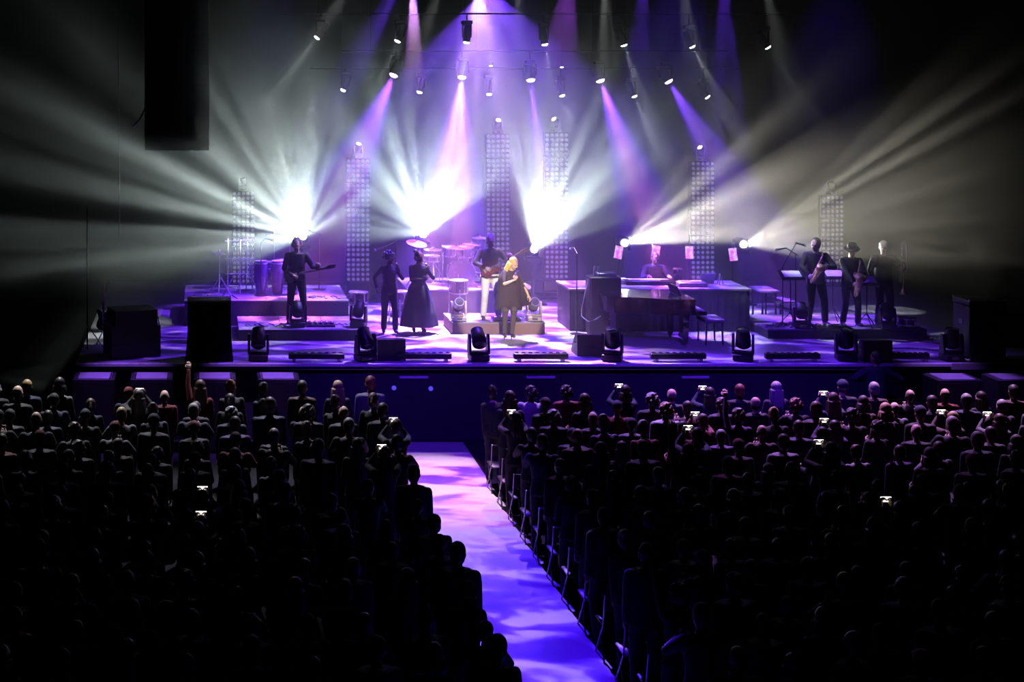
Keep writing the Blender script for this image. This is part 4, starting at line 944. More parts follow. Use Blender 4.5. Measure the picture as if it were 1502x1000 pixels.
def figure(h=1.75, lean=0.0, side=0.0, twist=0.0, head=(0, 0, 0), wl=None, wr=None, el=None, er=None, al=None, ar=None, kl=None, kr=None, pelvis=None, female=False,
           hl=(0.5, None, None), hr=(0.5, None, None), voxel=0.0115, sleeves=1.0, top_len=0.0, loose=0.018, skirt=None, legs='trousers', boots=0.0, jacket=False, faceparts=True, hair='short', heel=0.0):
    'returns dict of meshes; faces -Y, +X is the left side of the body. joints in metres for a 1.75 m person'
    k = h / 1.75
    pv = pelvis or V(0, 0, 0.95 + heel)
    Mu = Euler((R(lean), R(side), R(twist)), 'XYZ').to_matrix()
    def up(p): return pv + Mu @ (p - V(0, 0, 0.95))
    sw = 0.165 if female else 0.185
    S = {1: up(V(sw, 0.0, 1.415)), -1: up(V(-sw, 0.0, 1.415))}
    wd = {1: wl or up(V(sw + 0.035, -0.05, 0.88)), -1: wr or up(V(-sw - 0.035, -0.05, 0.88))}
    eh = {1: el or V(0.3, 0.8, -0.4), -1: er or V(-0.3, 0.8, -0.4)}
    E, W = {}, {}
    for s_ in (1, -1): E[s_], W[s_] = ik(S[s_], wd[s_], 0.285, 0.255, eh[s_])
    Hh = {1: pv + V(0.088, 0, -0.03), -1: pv + V(-0.088, 0, -0.03)}
    ad = {1: al or V(0.10, 0.02, 0.085 + heel), -1: ar or V(-0.10, 0.02, 0.085 + heel)}
    kh = {1: kl or V(0.12, -1, 0), -1: kr or V(-0.12, -1, 0)}
    K, A = {}, {}
    for s_ in (1, -1): K[s_], A[s_] = ik(Hh[s_], ad[s_], 0.43, 0.425, kh[s_])
    fx = 0.92 if female else 1.0
    tor = [(0.83, 0.125, 0.09), (0.90, 0.165 * (1.03 if female else 1), 0.112), (0.97, 0.16 if not female else 0.165, 0.112), (1.08, 0.138 * fx, 0.098), (1.20, 0.148 * fx, 0.108), (1.31, 0.165 * fx, 0.115), (1.39, 0.165 * fx, 0.105), (1.445, 0.12 * fx, 0.075), (1.475, 0.062, 0.06)]
    def ring(z, rx, ry, g=0.0):
        t = min(max((z - 0.93) / 0.15, 0), 1)
        c = up(V(0, 0.0, z)) * t + (pv + V(0, 0, z - 0.95)) * (1 - t)
        m = Mu if t > 0.5 else Matrix.Identity(3)
        return ell(c, rx + g, ry + g, m)
    nk = up(V(0, -0.01, 1.53)); Mh = Mu @ Euler((R(head[0]), R(head[1]), R(head[2])), 'XYZ').to_matrix()
    def hp(*p): return nk + Mh @ (Vector(p) * 1.1)
    b = MB()
    b.loft([ring(*r) for r in tor])
    b.tube([up(V(0, 0.01, 1.43)), nk, hp(0, -0.005, 0.05)], [0.06, 0.052, 0.05], 14)
    b.ball(hp(0, 0.008, 0.125), (0.0803, 0.1034, 0.1078), 18, 12, Mh.to_euler())                      # skull
    b.ball(hp(0, -0.028, 0.065), (0.0616, 0.0748, 0.0858), 16, 10, Mh.to_euler())                     # face and jaw
    b.ball(hp(0, -0.075, 0.018), (0.0286, 0.0242, 0.0220), 10, 7, Mh.to_euler())                       # chin
    b.tube([hp(0, -0.088, 0.112), hp(0, -0.118, 0.072), hp(0, -0.09, 0.064)], [0.010, 0.015, 0.012], 8)   # nose
    b.ball(hp(0, -0.082, 0.122), (0.0550, 0.0176, 0.0132), 10, 6, Mh.to_euler())                       # brow
    for s_ in (1, -1): b.ball(hp(s_ * 0.076, 0.005, 0.09), (0.0132, 0.0242, 0.0352), 8, 6, Mh.to_euler())    # ears
    af = 0.86 if female else 1.0
    for s_ in (1, -1):
        limb(b, [S[s_], S[s_].lerp(E[s_], 0.4), E[s_], E[s_].lerp(W[s_], 0.3), W[s_]], [0.056 * af, 0.052 * af, 0.041 * af, 0.043 * af, 0.027 * af])
        limb(b, [Hh[s_], Hh[s_].lerp(K[s_], 0.4), K[s_], K[s_].lerp(A[s_], 0.3), A[s_]], [0.088, 0.08, 0.054, 0.056, 0.036])
        limb(b, [A[s_] + V(0, 0.03, -0.045), A[s_] + V(0.01 * s_, -0.06, -0.05), A[s_] + V(0.015 * s_, -0.15, -0.058)], [0.033, 0.034, 0.026])
    body = remesh(b, voxel, 'person', M_SKIN)
    hm = MB()
    for s_, hs in ((1, hl), (-1, hr)):
        d = (W[s_] - E[s_]).normalized()
        if hs[1] is not None: d = (d * 0.35 + Vector(hs[1]).normalized()).normalized()
        pn = Vector(hs[2]) if hs[2] is not None else V(-s_, -0.3, 0.1)
        thumb = d.cross((pn - d * pn.dot(d)).normalized())
        want = V(0, -1, 0.25) if hs[2] is None else V(0, -0.3, 1)
        hand(hm, W[s_] - d * 0.012, d, pn, 1.0, hs[0], 1 if thumb.dot(want) >= 0 else -1)
    append_mesh(body, hm)
    out = {'body': body, 'J': dict(S=S, E=E, W=W, K=K, A=A, head=nk, Mh=Mh, Mu=Mu, pv=pv, k=k, h=h)}
    # clothing over the body
    tm = MB(); g = loose
    zlow = 0.90 - top_len
    rows = [r for r in tor if r[0] >= 0.9]
    rr_ = []
    if top_len > 0: rr_.append(ring(zlow, 0.185 if not female else 0.2, 0.13, g))
    else: rr_.append(ring(0.93, 0.165, 0.115, g))
    rr_ += [ring(r[0], max(r[1], 0.15 * fx) if jacket else r[1], max(r[2], 0.112) if jacket else r[2], g) for r in rows if r[0] > 0.93 or top_len > 0]
    tm.loft(rr_)
    if sleeves > 0:
        for s_ in (1, -1):
            n_ = [S[s_], S[s_].lerp(E[s_], 0.5), E[s_]]; r_ = [0.07 * af, 0.065 * af, 0.056 * af]
            if sleeves > 0.5: n_ += [E[s_].lerp(W[s_], 0.5), E[s_].lerp(W[s_], 0.93)]; r_ += [0.05 * af, 0.04 * af]
            else: n_ = n_[:2] + [S[s_].lerp(E[s_], 0.8)]
            limb(tm, n_, r_)
    if jacket:                                                                                      # collar
        tm.tube([up(V(0.07, -0.04, 1.47)), up(V(0.0, 0.065, 1.5)), up(V(-0.07, -0.04, 1.47))], 0.02, 8)
    out['top'] = remesh(tm, voxel * 1.15, 'top', M_CLOTH)
    if legs == 'trousers':
        lm = MB(); lm.loft([ring(0.86, 0.15, 0.105, g), ring(0.93, 0.165, 0.115, g), ring(1.0, 0.158, 0.11, g * 0.7)])
        for s_ in (1, -1): limb(lm, [Hh[s_], Hh[s_].lerp(K[s_], 0.45), K[s_], K[s_].lerp(A[s_], 0.5), K[s_].lerp(A[s_], 0.98)], [0.1, 0.095, 0.073, 0.07, 0.066])
        out['trousers'] = remesh(lm, voxel * 1.15, 'trousers', M_CLOTH)
    if skirt:
        rings = []
        rnd = random.Random(5)
        for i, (z, r_) in enumerate(skirt):
            cc = pv + V(0, 0.01, z - 0.95)
            rings.append([cc + V((r_ * (1 + (0.10 * i / len(skirt)) * math.sin(a * 7 + 0.6 * i))) * math.cos(a), 0.8 * r_ * (1 + (0.10 * i / len(skirt)) * math.cos(a * 6)) * math.sin(a), 0) for a in [2 * math.pi * j / 40 for j in range(40)]])
        sm = MB(); sm.loft(rings); out['skirt'] = sm.mesh('skirt', M_CLOTH, True)
    for s_ in (1, -1):
        sh = MB(); a = A[s_]
        if boots:
            limb(sh, [K[s_].lerp(A[s_], -boots), K[s_], K[s_].lerp(a, 0.35), a], [0.085, 0.064, 0.066, 0.047])
        limb(sh, [a + V(0, 0.035, -0.045), a + V(0.01 * s_, -0.06, -0.052), a + V(0.018 * s_, -0.165, -0.058)], [0.042, 0.042, 0.034])
        if heel: sh.tube([a + V(0, 0.05, -0.05), a + V(0, 0.055, -0.085 - heel)], [0.022, 0.012], 8)
        out['shoe%d' % s_] = remesh(sh, voxel, 'boot' if boots else 'shoe', M_CLOTH)
    # hair
    hm = MB()
    e = Mh.to_euler()
    if hair in ('short', 'long', 'bob', 'bun', 'ponytail', 'receding'):
        hm.ball(hp(0, 0.022, 0.142), (0.0891, 0.1012, 0.1012), 18, 12, e); hm.ball(hp(0, 0.045, 0.085), (0.0814, 0.0748, 0.0935), 16, 10, e)
    if hair in ('long', 'bob'):
        L = 0.30 if hair == 'long' else 0.13
        for x, y, r_ in ((0, 0.07, 0.055), (0.06, 0.05, 0.04), (-0.06, 0.05, 0.04), (0.078, 0.0, 0.026), (-0.078, 0.0, 0.026), (0.04, 0.075, 0.045), (-0.04, 0.075, 0.045)):
            p0 = hp(x, y, 0.1); p1 = hp(x * 1.25, y + 0.02, 0.1 - L * 0.6); p2 = p1 + V(0, 0.01, -L * 0.5)
            hm.tube([p0, p1, p2], [r_, r_ * 0.95, r_ * 0.5], 10)
    if hair == 'bun': hm.ball(hp(0, 0.12, 0.2), 0.05, 12, 8)
    if hair == 'ponytail': hm.tube([hp(0, 0.1, 0.16), hp(0, 0.14, 0.1), hp(0, 0.12, -0.1)], [0.025, 0.032, 0.012], 10)
    if hair == 'afro':
        rnd = random.Random(3)
        hm.ball(hp(0, 0.03, 0.15), (0.1375, 0.1320, 0.1265), 20, 14, e)
        for i in range(60):
            a, z = rnd.uniform(0, 6.28), rnd.uniform(-0.45, 1); q = math.sqrt(max(0, 1 - z * z))
            hm.ball(hp(0.125 * q * math.cos(a), 0.03 + 0.12 * q * math.sin(a), 0.15 + 0.115 * z), 0.026, 7, 5)
    if hair == 'curly':
        rnd = random.Random(4)
        hm.ball(hp(0, 0.03, 0.14), (0.1045, 0.1045, 0.1045), 16, 12, e)
        for i in range(46):
            a, z = rnd.uniform(0, 6.28), rnd.uniform(-0.9, 1); q = math.sqrt(max(0, 1 - z * z))
            hm.ball(hp(0.098 * q * math.cos(a), 0.045 + 0.085 * q * math.sin(a), 0.125 + 0.105 * z), 0.026, 7, 5)
    if hair == 'hat':
        hm.lathe([(0.17, -0.004), (0.175, 0.004), (0.105, 0.012), (0.1, 0.1), (0.077, 0.122), (0.01, 0.118)], hp(0, 0.008, 0.155), 24, e)
    if hair == 'cap':
        hm.ball(hp(0, 0.012, 0.15), (0.0924, 0.1100, 0.0935), 18, 12, e); hm.ball(hp(0, -0.1, 0.15), (0.0660, 0.0770, 0.0132), 12, 6, e)
    if hair == 'bald': hm = None
    if hm: out['hair'] = remesh(hm, 0.010 if hair != 'hat' else 0.007, 'hat' if hair in ('hat', 'cap') else 'hair', M_HAIR if hair not in ('hat', 'cap') else M_CLOTH, 2)
    if faceparts:
        for s_ in (1, -1): out['eye%d' % s_] = MB().ball(hp(s_ * 0.031, -0.089, 0.098), (0.013, 0.008, 0.007), 8, 6, e).mesh('eye', M_EYE, True)
        out['mouth'] = MB().ball(hp(0, -0.094, 0.042), (0.022, 0.008, 0.007), 10, 6, e).mesh('mouth', M_LIP, True)
    if k != 1.0:
        for key, me in out.items():
            if isinstance(me, bpy.types.Mesh): me.transform(Matrix.Scale(k, 4))
    return out
SKINS = ((0.62, 0.42, 0.32), (0.55, 0.36, 0.27), (0.16, 0.09, 0.06), (0.68, 0.48, 0.38))
def person(fg, label, loc, rz, skin, cols, group=None):
    'cols: colours by clothing part'
    b = link_mesh('person', fg['body'], None, skin)
    b.location = Vector(loc) + V(0, 0, 0.009); b.rotation_euler = (0, 0, rz)
    tag(b, label, 'person', group)
    for part in ('top', 'trousers', 'skirt', 'shoe1', 'shoe-1', 'hair', 'eye1', 'eye-1', 'mouth'):
        if part in fg:
            nm = fg[part].name.split('.')[0]
            link_mesh(nm, fg[part], b, cols.get('shoes' if part.startswith('shoe') else part, (0.02, 0.02, 0.022)))
    return b
def guitar(label, loc, rot, body=M_GTR, bass=False):
    'electric guitar; local x = along the neck, z = up across the body, face towards -Y'
    t = bpy.data.objects.new('electric_guitar', None); COL.objects.link(t)
    t.location = loc; t.rotation_euler = rot; tag(t, label, 'guitar', 'guitars')
    poly = [(-0.24, 0.0), (-0.23, 0.1), (-0.16, 0.155), (-0.07, 0.14), (0.0, 0.105), (0.07, 0.115), (0.15, 0.15), (0.2, 0.13), (0.17, 0.07), (0.13, 0.035), (0.13, -0.035), (0.18, -0.08), (0.19, -0.13), (0.12, -0.14), (0.03, -0.115), (-0.07, -0.15), (-0.17, -0.16), (-0.23, -0.1)]
    mx = Matrix(((1, 0, 0, 0), (0, 0, 1, 0), (0, 1, 0, 0), (0, 0, 0, 1)))
    b = MB().prism(poly, -0.022, 0.022, mx).build('body', body, t)
    nl = 0.72 if bass else 0.6
    nk = MB().box((0.1 + nl / 2, -0.022, 0.0), (nl, 0.02, 0.048)).build('neck', M_WOOD, t, False)
    MB().prism([(0.1 + nl, -0.024), (0.1 + nl + 0.05, -0.04), (0.1 + nl + 0.18, -0.035), (0.1 + nl + 0.2, 0.03), (0.1 + nl + 0.05, 0.04), (0.1 + nl, 0.024)], -0.03, -0.015, mx).build('headstock', M_WOOD, t, False)
    for x in (-0.1, 0.0, 0.07): MB().box((x, -0.026, 0.0), (0.03, 0.012, 0.08)).build('pickup', M_BLACK, t, False)
    MB().box((-0.16, -0.028, 0), (0.03, 0.014, 0.085)).build('bridge', M_CHROME, t, False)
    for i in range(6):
        MB().tube([(-0.16, -0.036, -0.02 + 0.008 * i), (0.1 + nl + 0.02, -0.034, -0.02 + 0.008 * i)], 0.0014, 4).build('string', M_CHROME, nk)
        MB().lathe([(0.008, 0), (0.008, 0.02)], (0.1 + nl + 0.04 + 0.025 * i, -0.02, 0.045), 6).build('tuning_peg', M_CHROME, t)
    for x, z in ((-0.17, -0.08), (-0.12, -0.1)): MB().lathe([(0.014, 0), (0.012, 0.018)], (x, -0.022, z), 10, (R(90), 0, 0)).build('knob', M_BLACK, t)
    return t
def handmic(label, p, d):
    'hand microphone; head at p, handle running along d'
    d = Vector(d).normalized(); p = Vector(p)
    t = thing('hand_microphone', label, 'microphone', p, 0, 'hand microphones')
    MB().tube([d * 0.02, d * 0.19], [0.019, 0.013], 10).build('handle', M_BMETAL, t)
    MB().ball((0, 0, 0), 0.028, 12, 8).build('mic_grille', M_STEEL, t)
    return t
BK = (0.014, 0.013, 0.016)
PHI = math.pi
# guitarist in black on the low riser, in front of the first beam lamp
p = on(436, 476, ZL)
f = figure(1.80, lean=4, head=(6, 0, -8), wl=V(0.42, -0.24, 1.18), wr=V(-0.10, -0.24, 1.02), el=V(0.6, 0.2, -1), er=V(-1, 0.4, -0.3), al=V(0.16, 0, 0.085), ar=V(-0.16, 0.0, 0.085), hl=(0.9, (0.2, -0.3, 0.9), (0, 0.9, 0.3)), hr=(0.5, (1, -0.2, -0.4), (0, 1, -0.2)), jacket=True, hair='curly', loose=0.024, top_len=0.02)
person(f, 'guitarist in black standing against the white glare beside the percussion', (p.x, p.y + 0.2, ZL), 0, SKINS[1], dict(top=BK, trousers=BK, shoes=BK, hair=(0.12, 0.08, 0.05)))
guitar('dark electric guitar held by the guitarist in black', (p.x - 0.05, p.y + 0.2 - 0.20, ZL + 1.08), (0, R(-12), 0), M_PIANO)
# first backing singer
p = on(571, 489, DECK)
f = figure(1.68, female=True, head=(2, 0, 28), twist=14, wl=V(0.16, -0.22, 1.44), wr=V(-0.28, 0.05, 1.0), el=V(0.6, -0.2, -1), er=V(-1, 0.7, 0), al=V(0.13, -0.05, 0.085), ar=V(-0.12, 0.05, 0.085), hl=(1.0, (-0.2, -0.5, 0.8), (0, 1, 0)), hair='afro', heel=0.04, loose=0.014, kl=V(0.4, -1, 0))
person(f, 'backing singer with big round hair in dark jumpsuit holding a microphone', (p.x, p.y, DECK), 0, SKINS[2], dict(top=(0.05, 0.05, 0.055), trousers=(0.05, 0.05, 0.055), shoes=(0.03, 0.03, 0.03), hair=(0.015, 0.012, 0.010)))
handmic('microphone of the backing singer with big round hair', (p.x + 0.125, p.y - 0.205, DECK + 1.53), (0.35, -0.5, -0.75))
# second backing singer in a long dress
p = on(614, 489, DECK)
f = figure(1.70, female=True, head=(4, 0, 25), twist=8, wl=V(0.17, -0.22, 1.42), wr=V(0.06, -0.24, 1.22), el=V(0.7, 0, -1), er=V(-0.8, -0.1, -1), hl=(1.0, (-0.2, -0.5, 0.8), (0, 1, 0)), hr=(0.7, (1, -0.3, 0.5), (0, 1, 0)), hair='bun', heel=0.05, legs='skirt', skirt=[(1.08, 0.16), (0.96, 0.22), (0.75, 0.29), (0.45, 0.36), (0.12, 0.42)], loose=0.03)
person(f, 'backing singer in long flowing black dress holding a microphone', (p.x, p.y, DECK), 0, SKINS[2], dict(top=BK, skirt=BK, shoes=(0.6, 0.58, 0.56), hair=(0.012, 0.010, 0.010)))
handmic('microphone of the backing singer in the long dress', (p.x + 0.13, p.y - 0.2, DECK + 1.52), (0.35, -0.5, -0.75))
# guitarist in white trousers
p = on(719, 468, ZC)
f = figure(1.82, head=(8, 0, 12), wl=V(0.36, -0.26, 1.30), wr=V(-0.14, -0.22, 1.10), el=V(0.7, 0.1, -1), er=V(-1, 0.5, -0.2), al=V(0.17, -0.02, 0.085), ar=V(-0.14, 0.02, 0.085), hl=(0.9, (0.1, -0.3, 0.9), (0, 0.9, 0.3)), hr=(0.5, (1, -0.2, -0.4), (0, 1, -0.2)), top_len=0.03, loose=0.024, hair='short')
person(f, 'guitarist in dark shirt and bright white trousers on the brown riser', (p.x, p.y, ZC), 0, SKINS[0], dict(top=(0.035, 0.028, 0.032), trousers=(0.85, 0.85, 0.85), shoes=(0.08, 0.07, 0.07), hair=(0.30, 0.28, 0.27)))
guitar('electric guitar held by the guitarist in white trousers', (p.x - 0.02, p.y - 0.215, ZC + 1.15), (0, R(-27), 0), M_GTR)
# the singer
p = on(746, 499, DECK)
f = figure(1.66, female=True, lean=6, side=4, twist=18, head=(16, 0, 22), wr=V(0.07, -0.33, 1.38), wl=V(0.42, -0.14, 0.98), er=V(-0.4, -0.5, -1), el=V(1, 0.4, 0), hr=(1.0, (0.1, -0.2, 0.9), (0.3, 1, 0)), hl=(0.4, (0.5, -0.3, -0.8), (-0.3, 0.3, 0)), al=V(0.07, -0.02, 0.085 + 0.08), ar=V(-0.08, 0.02, 0.085 + 0.08), heel=0.08, sleeves=0.5, legs='bare', boots=0.25, hair='long', voxel=0.010, loose=0.012)
sg = person(f, 'lead singer with long blond hair in loose dark top and tall boots', (p.x, p.y, DECK), 0, (0.75, 0.52, 0.36), dict(top=(0.06, 0.042, 0.04), shoes=(0.10, 0.08, 0.06), hair=(0.95, 0.66, 0.12)))
J = f['J']; kk = J['k']
# loose poncho top reaching the thighs, one side spread over the lowered arm
pts = []
for z, rx, ry, dx in ((1.46, 0.09, 0.08, 0), (1.40, 0.21, 0.13, 0), (1.28, 0.25, 0.17, 0.01), (1.1, 0.27, 0.19, 0.02), (0.92, 0.28, 0.2, 0.02), (0.74, 0.3, 0.21, 0.02), (0.62, 0.31, 0.2, 0.02)):
    c = V(dx + (z - 0.95) * 0.02, 0.03 - 0.10 * (z - 0.95) * 0.9, z + 0.06)
    pts.append([c + V(rx * math.cos(a) * (1 + 0.05 * math.sin(5 * a) * (1.5 - z)), ry * math.sin(a) * (1 + 0.06 * math.cos(7 * a) * (1.5 - z)), 0.02 * math.sin(3 * a) * (1.46 - z)) for a in [2 * math.pi * j / 36 for j in range(36)]])
pm = MB().loft(pts); 
for q in range(len(pm.v)): pm.v[q] = pm.v[q] * kk
pc = pm.build('poncho', M_CLOTH, sg, True); pc.color = (0.055, 0.038, 0.036, 1)
cp = MB()
cr = []
for i in range(9):
    t_ = i / 8
    a = V(0.18, 0.0, 1.42).lerp(V(0.45, -0.10, 1.08), t_); b_ = V(0.24, 0.06, 0.72).lerp(V(0.5, -0.04, 0.80), t_)
    cr.append([(a + V(0, -0.05, 0)) * kk, (a + V(0, 0.03, 0)) * kk, (b_ + V(0.0, 0.03 + 0.02 * math.sin(i * 1.9), 0)) * kk, (b_ + V(0, -0.02 + 0.02 * math.sin(i * 1.9), 0)) * kk])
cp.loft(cr); w_ = cp.build('poncho_wing', M_CLOTH, sg, True); w_.color = (0.055, 0.038, 0.036, 1)
handmic('microphone held to the mouth of the lead singer', Vector((p.x, p.y, DECK)) + V(0.09, -0.31, 1.52) * kk, (-0.05, -0.12, -0.9))
# keyboard player
Y = 34.45
f = figure(1.78, lean=10, head=(14, 0, -4), pelvis=V(0, 0, 0.66), wl=V(0.22, -0.42, 0.98), wr=V(-0.22, -0.42, 0.98), al=V(0.14, -0.35, 0.085), ar=V(-0.14, -0.35, 0.085), hl=(0.5, (0, -1, -0.2), (0, 0, -1)), hr=(0.5, (0, -1, -0.2), (0, 0, -1)), jacket=True, loose=0.024)
person(f, 'keyboard player in dark clothes seated behind the keyboard desk', (X(958, Y), Y, DECK), 0, SKINS[1], dict(top=BK, trousers=BK, hair=(0.10, 0.06, 0.045)))
t = thing('keyboard_stool', 'round black stool under the keyboard player', 'stool', (X(958, Y), Y + 0.08, DECK))
MB().lathe([(0.17, 0.5), (0.18, 0.53), (0.17, 0.56), (0.02, 0.565)], seg=20).build('cushion', M_BLACK, t); MB().tube([(0, 0, 0.06), (0, 0, 0.5)], 0.022, 8).build('column', M_CHROME, t)
for a in (0.4, 1.97, 3.54, 5.1): MB().tube([(0, 0, 0.08), (0.22 * math.cos(a), 0.22 * math.sin(a), 0.012)], 0.014, 6).build('foot', M_BMETAL, t)
# horn players
def sax(label, p, k=1.0, rz=0.0, tilt=20):
    t = bpy.data.objects.new('saxophone', None); COL.objects.link(t); t.location = p; t.rotation_euler = (0, R(tilt), rz); tag(t, label, 'saxophone', 'saxophones')
    pts = [(0.02, 0.06, 0.30), (0.0, 0.0, 0.34), (0.0, -0.05, 0.31), (0, -0.06, 0.25), (0, -0.06, -0.2), (0, -0.07, -0.27), (0.0, -0.11, -0.30), (0, -0.16, -0.27), (0, -0.18, -0.18), (0, -0.2, -0.05), (0, -0.23, 0.03), (0, -0.25, 0.05)]
    MB().tube([tuple(c * k for c in q) for q in pts], [r * k for r in (0.008, 0.011, 0.013, 0.015, 0.032, 0.036, 0.04, 0.043, 0.046, 0.058, 0.09, 0.105)], 14).build('body_tube', M_GOLD, t, True)
    MB().tube([tuple(c * k for c in q) for q in ((0.03, 0.1, 0.29), (0.02, 0.055, 0.302))], [0.006 * k, 0.011 * k], 8).build('mouthpiece', M_BLACK, t)
    for i in range(7): MB().lathe([(0.018 * k, 0), (0.016 * k, 0.008)], (0.026 * k, -0.07 * k, (0.18 - 0.055 * i) * k), 10, (0, R(70), 0)).build('key', M_CHROME, t)
    MB().tube([(0.03 * k, -0.05 * k, 0.22 * k), (0.035 * k, -0.06 * k, -0.2 * k)], 0.004, 5).build('key_rod', M_CHROME, t)
    return t
p = on(1197, 479, ZR) + V(0.08, 0.22, 0)
f = figure(1.84, head=(6, 0, -30), twist=-18, lean=2, wl=V(0.10, -0.34, 1.22), wr=V(-0.24, -0.28, 1.06), el=V(0.9, 0.1, -0.6), er=V(-0.9, 0.3, -0.6), al=V(0.2, 0.02, 0.085), ar=V(-0.16, -0.02, 0.085), hl=(0.8, (-0.6, -0.6, -0.2), (-0.3, 1, 0)), hr=(0.8, (-0.2, -0.6, -0.5), (0.6, 0.8, 0)), jacket=True, top_len=0.06, loose=0.024)
person(f, 'tall bareheaded saxophone player in dark suit behind the wide music desk', (p.x, p.y, ZR), 0, SKINS[0], dict(top=BK, trousers=BK, hair=(0.03, 0.025, 0.022)))
sax('slanted saxophone of the tall bareheaded player', (p.x - 0.11, p.y - 0.27, ZR + 1.26), 1.0, R(0), 25)
p = on(1248, 480, ZR) + V(0.08, 0.22, 0)
f = figure(1.72, head=(14, 0, -14), lean=6, wl=V(0.02, -0.36, 1.14), wr=V(-0.08, -0.34, 0.94), el=V(0.9, 0.1, -0.5), er=V(-0.9, 0.3, -0.4), al=V(0.17, 0, 0.085), ar=V(-0.16, 0, 0.085), hl=(0.8, (-0.6, -0.6, 0), (-0.3, 1, 0)), hr=(0.8, (0.4, -0.6, -0.4), (0.4, 0.8, 0)), jacket=True, top_len=0.06, loose=0.03, hair='hat')
person(f, 'saxophone player wearing a brimmed dark hat on the horn riser', (p.x, p.y, ZR), 0, SKINS[1], dict(top=BK, trousers=BK, hair=(0.02, 0.018, 0.018)))
sax('larger saxophone of the player with the brimmed hat', (p.x + 0.0, p.y - 0.33, ZR + 1.06), 1.15, R(-10), 8)
p = on(1297, 480, ZR) + V(0.08, 0.22, 0)
f = figure(1.78, head=(2, 0, -20), twist=-8, wl=V(0.30, -0.26, 1.22), wr=V(-0.22, -0.08, 0.92), el=V(0.9, 0.2, -0.6), er=V(-1, 0.5, -0.2), al=V(0.12, 0, 0.085), ar=V(-0.12, 0, 0.085), hl=(1.0, (0, -0.4, 1), (-0.5, 1, 0)), jacket=True, top_len=0.06, loose=0.024)
person(f, 'trombone player in dark suit holding the trombone upright at his side', (p.x, p.y, ZR), 0, SKINS[3], dict(top=BK, trousers=BK, hair=(0.5, 0.42, 0.3)))
t = thing('trombone', 'upright brass trombone held by the player at the riser end', 'trombone', (p.x + 0.30, p.y - 0.32, ZR + 0.98))
for sx in (-0.05, 0.05): MB().tube([(sx, 0, 0.05), (sx, 0, 0.78)], 0.014, 8).build('slide_tube', M_CHROME, t)
MB().tube([(-0.05, 0, 0.78), (-0.04, 0, 0.82), (0, 0, 0.84), (0.04, 0, 0.82), (0.05, 0, 0.78)], 0.014, 8).build('slide_crook', M_CHROME, t)
for z in (0.15, 0.45): MB().tube([(-0.05, 0, z), (0.05, 0, z)], 0.008, 6).build('brace', M_GOLD, t)
MB().tube([(-0.05, 0.0, 0.06), (-0.06, 0.03, 0.0), (-0.06, 0.08, -0.02), (-0.06, 0.1, 0.05), (-0.06, 0.1, 0.3)], 0.009, 8).build('tuning_tube', M_GOLD, t)
MB().tube([(-0.06, -0.1, 0.2), (-0.06, -0.1, 0.0), (-0.06, -0.1, -0.12), (-0.06, -0.1, -0.2), (-0.06, -0.1, -0.24)], [0.010, 0.014, 0.03, 0.065, 0.1], 16).build('bell', M_GOLD, t, True)
# steward in the pit
p = at(1280, 531, 28.75)
f = figure(1.82, head=(0, 0, 30), wl=V(0.25, -0.12, 1.22), wr=V(-0.24, -0.12, 1.2), el=V(1, 0.4, -0.3), er=V(-1, 0.4, -0.3), jacket=True, loose=0.026, hair='short')
person(f, 'steward in dark jacket standing in the pit below the horn players', (p.x, 28.6, 0), PHI, SKINS[1], dict(top=(0.05, 0.05, 0.09), trousers=BK, hair=(0.05, 0.03, 0.03)))
# guitar on its stand at the drum side
p = on(152, 505, DECK)
t = thing('guitar_stand', 'metal guitar stand beside the angled side speaker', 'stand', (p.x, p.y, DECK), 0)
MB().tube([(0, 0.12, 0.02), (0, 0.1, 0.75)], 0.012, 6).build('upright', M_STEEL, t)
for a in (-2.2, -0.9, 1.57): MB().tube([(0, 0.1, 0.3), (0.25 * math.cos(a), 0.1 + 0.2 * math.sin(a), 0.01)], 0.012, 6).build('leg', M_STEEL, t)
MB().tube([(-0.12, -0.05, 0.3), (-0.1, 0.08, 0.26), (0.1, 0.08, 0.26), (0.12, -0.05, 0.3)], 0.012, 6).build('cradle', M_STEEL, t)
guitar('violet lit electric guitar resting upright on its stand', (p.x, p.y + 0.02, DECK + 0.53), (R(-8), R(-90), 0), M_GTR)
# ------------------------------------------------------------------ the audience, standing with their backs to the camera
VX = 0.016
AUD = {
    'still': figure(1.75, voxel=VX, faceparts=False, hair='short', jacket=True, loose=0.026, top_len=0.04),
    'woman': figure(1.75, voxel=VX, faceparts=False, female=True, hair='long', loose=0.022, top_len=0.05, wl=V(0.16, -0.26, 1.12), wr=V(-0.16, -0.26, 1.12)),
    'clap': figure(1.75, voxel=VX, faceparts=False, hair='curly', loose=0.024, top_len=0.03, wl=V(0.05, -0.32, 1.34), wr=V(-0.05, -0.32, 1.34), hl=(0.15, (-0.1, -0.5, 1), (-1, 0, 0)), hr=(0.15, (0.1, -0.5, 1), (1, 0, 0)), el=V(1, 0.3, -0.6), er=V(-1, 0.3, -0.6)),
    'phone': figure(1.75, voxel=VX, faceparts=False, hair='bob', female=True, loose=0.022, top_len=0.03, wl=V(0.075, -0.38, 1.60), wr=V(-0.075, -0.38, 1.60), hl=(0.8, (-0.1, -0.3, 1), (-0.6, 1, 0)), hr=(0.8, (0.1, -0.3, 1), (0.6, 1, 0)), el=V(1, 0, -1), er=V(-1, 0, -1)),
    'lean': figure(1.75, voxel=VX, faceparts=False, hair='bun', lean=8, side=4, female=True, loose=0.022, top_len=0.05),
    'arms': figure(1.75, voxel=VX, faceparts=False, hair='ponytail', female=True, loose=0.02, top_len=0.02, wl=V(0.2, -0.2, 1.92), wr=V(-0.2, -0.1, 0.9), hl=(0.3, None, (0, -1, 0)), el=V(1, 0.1, 0)),
}
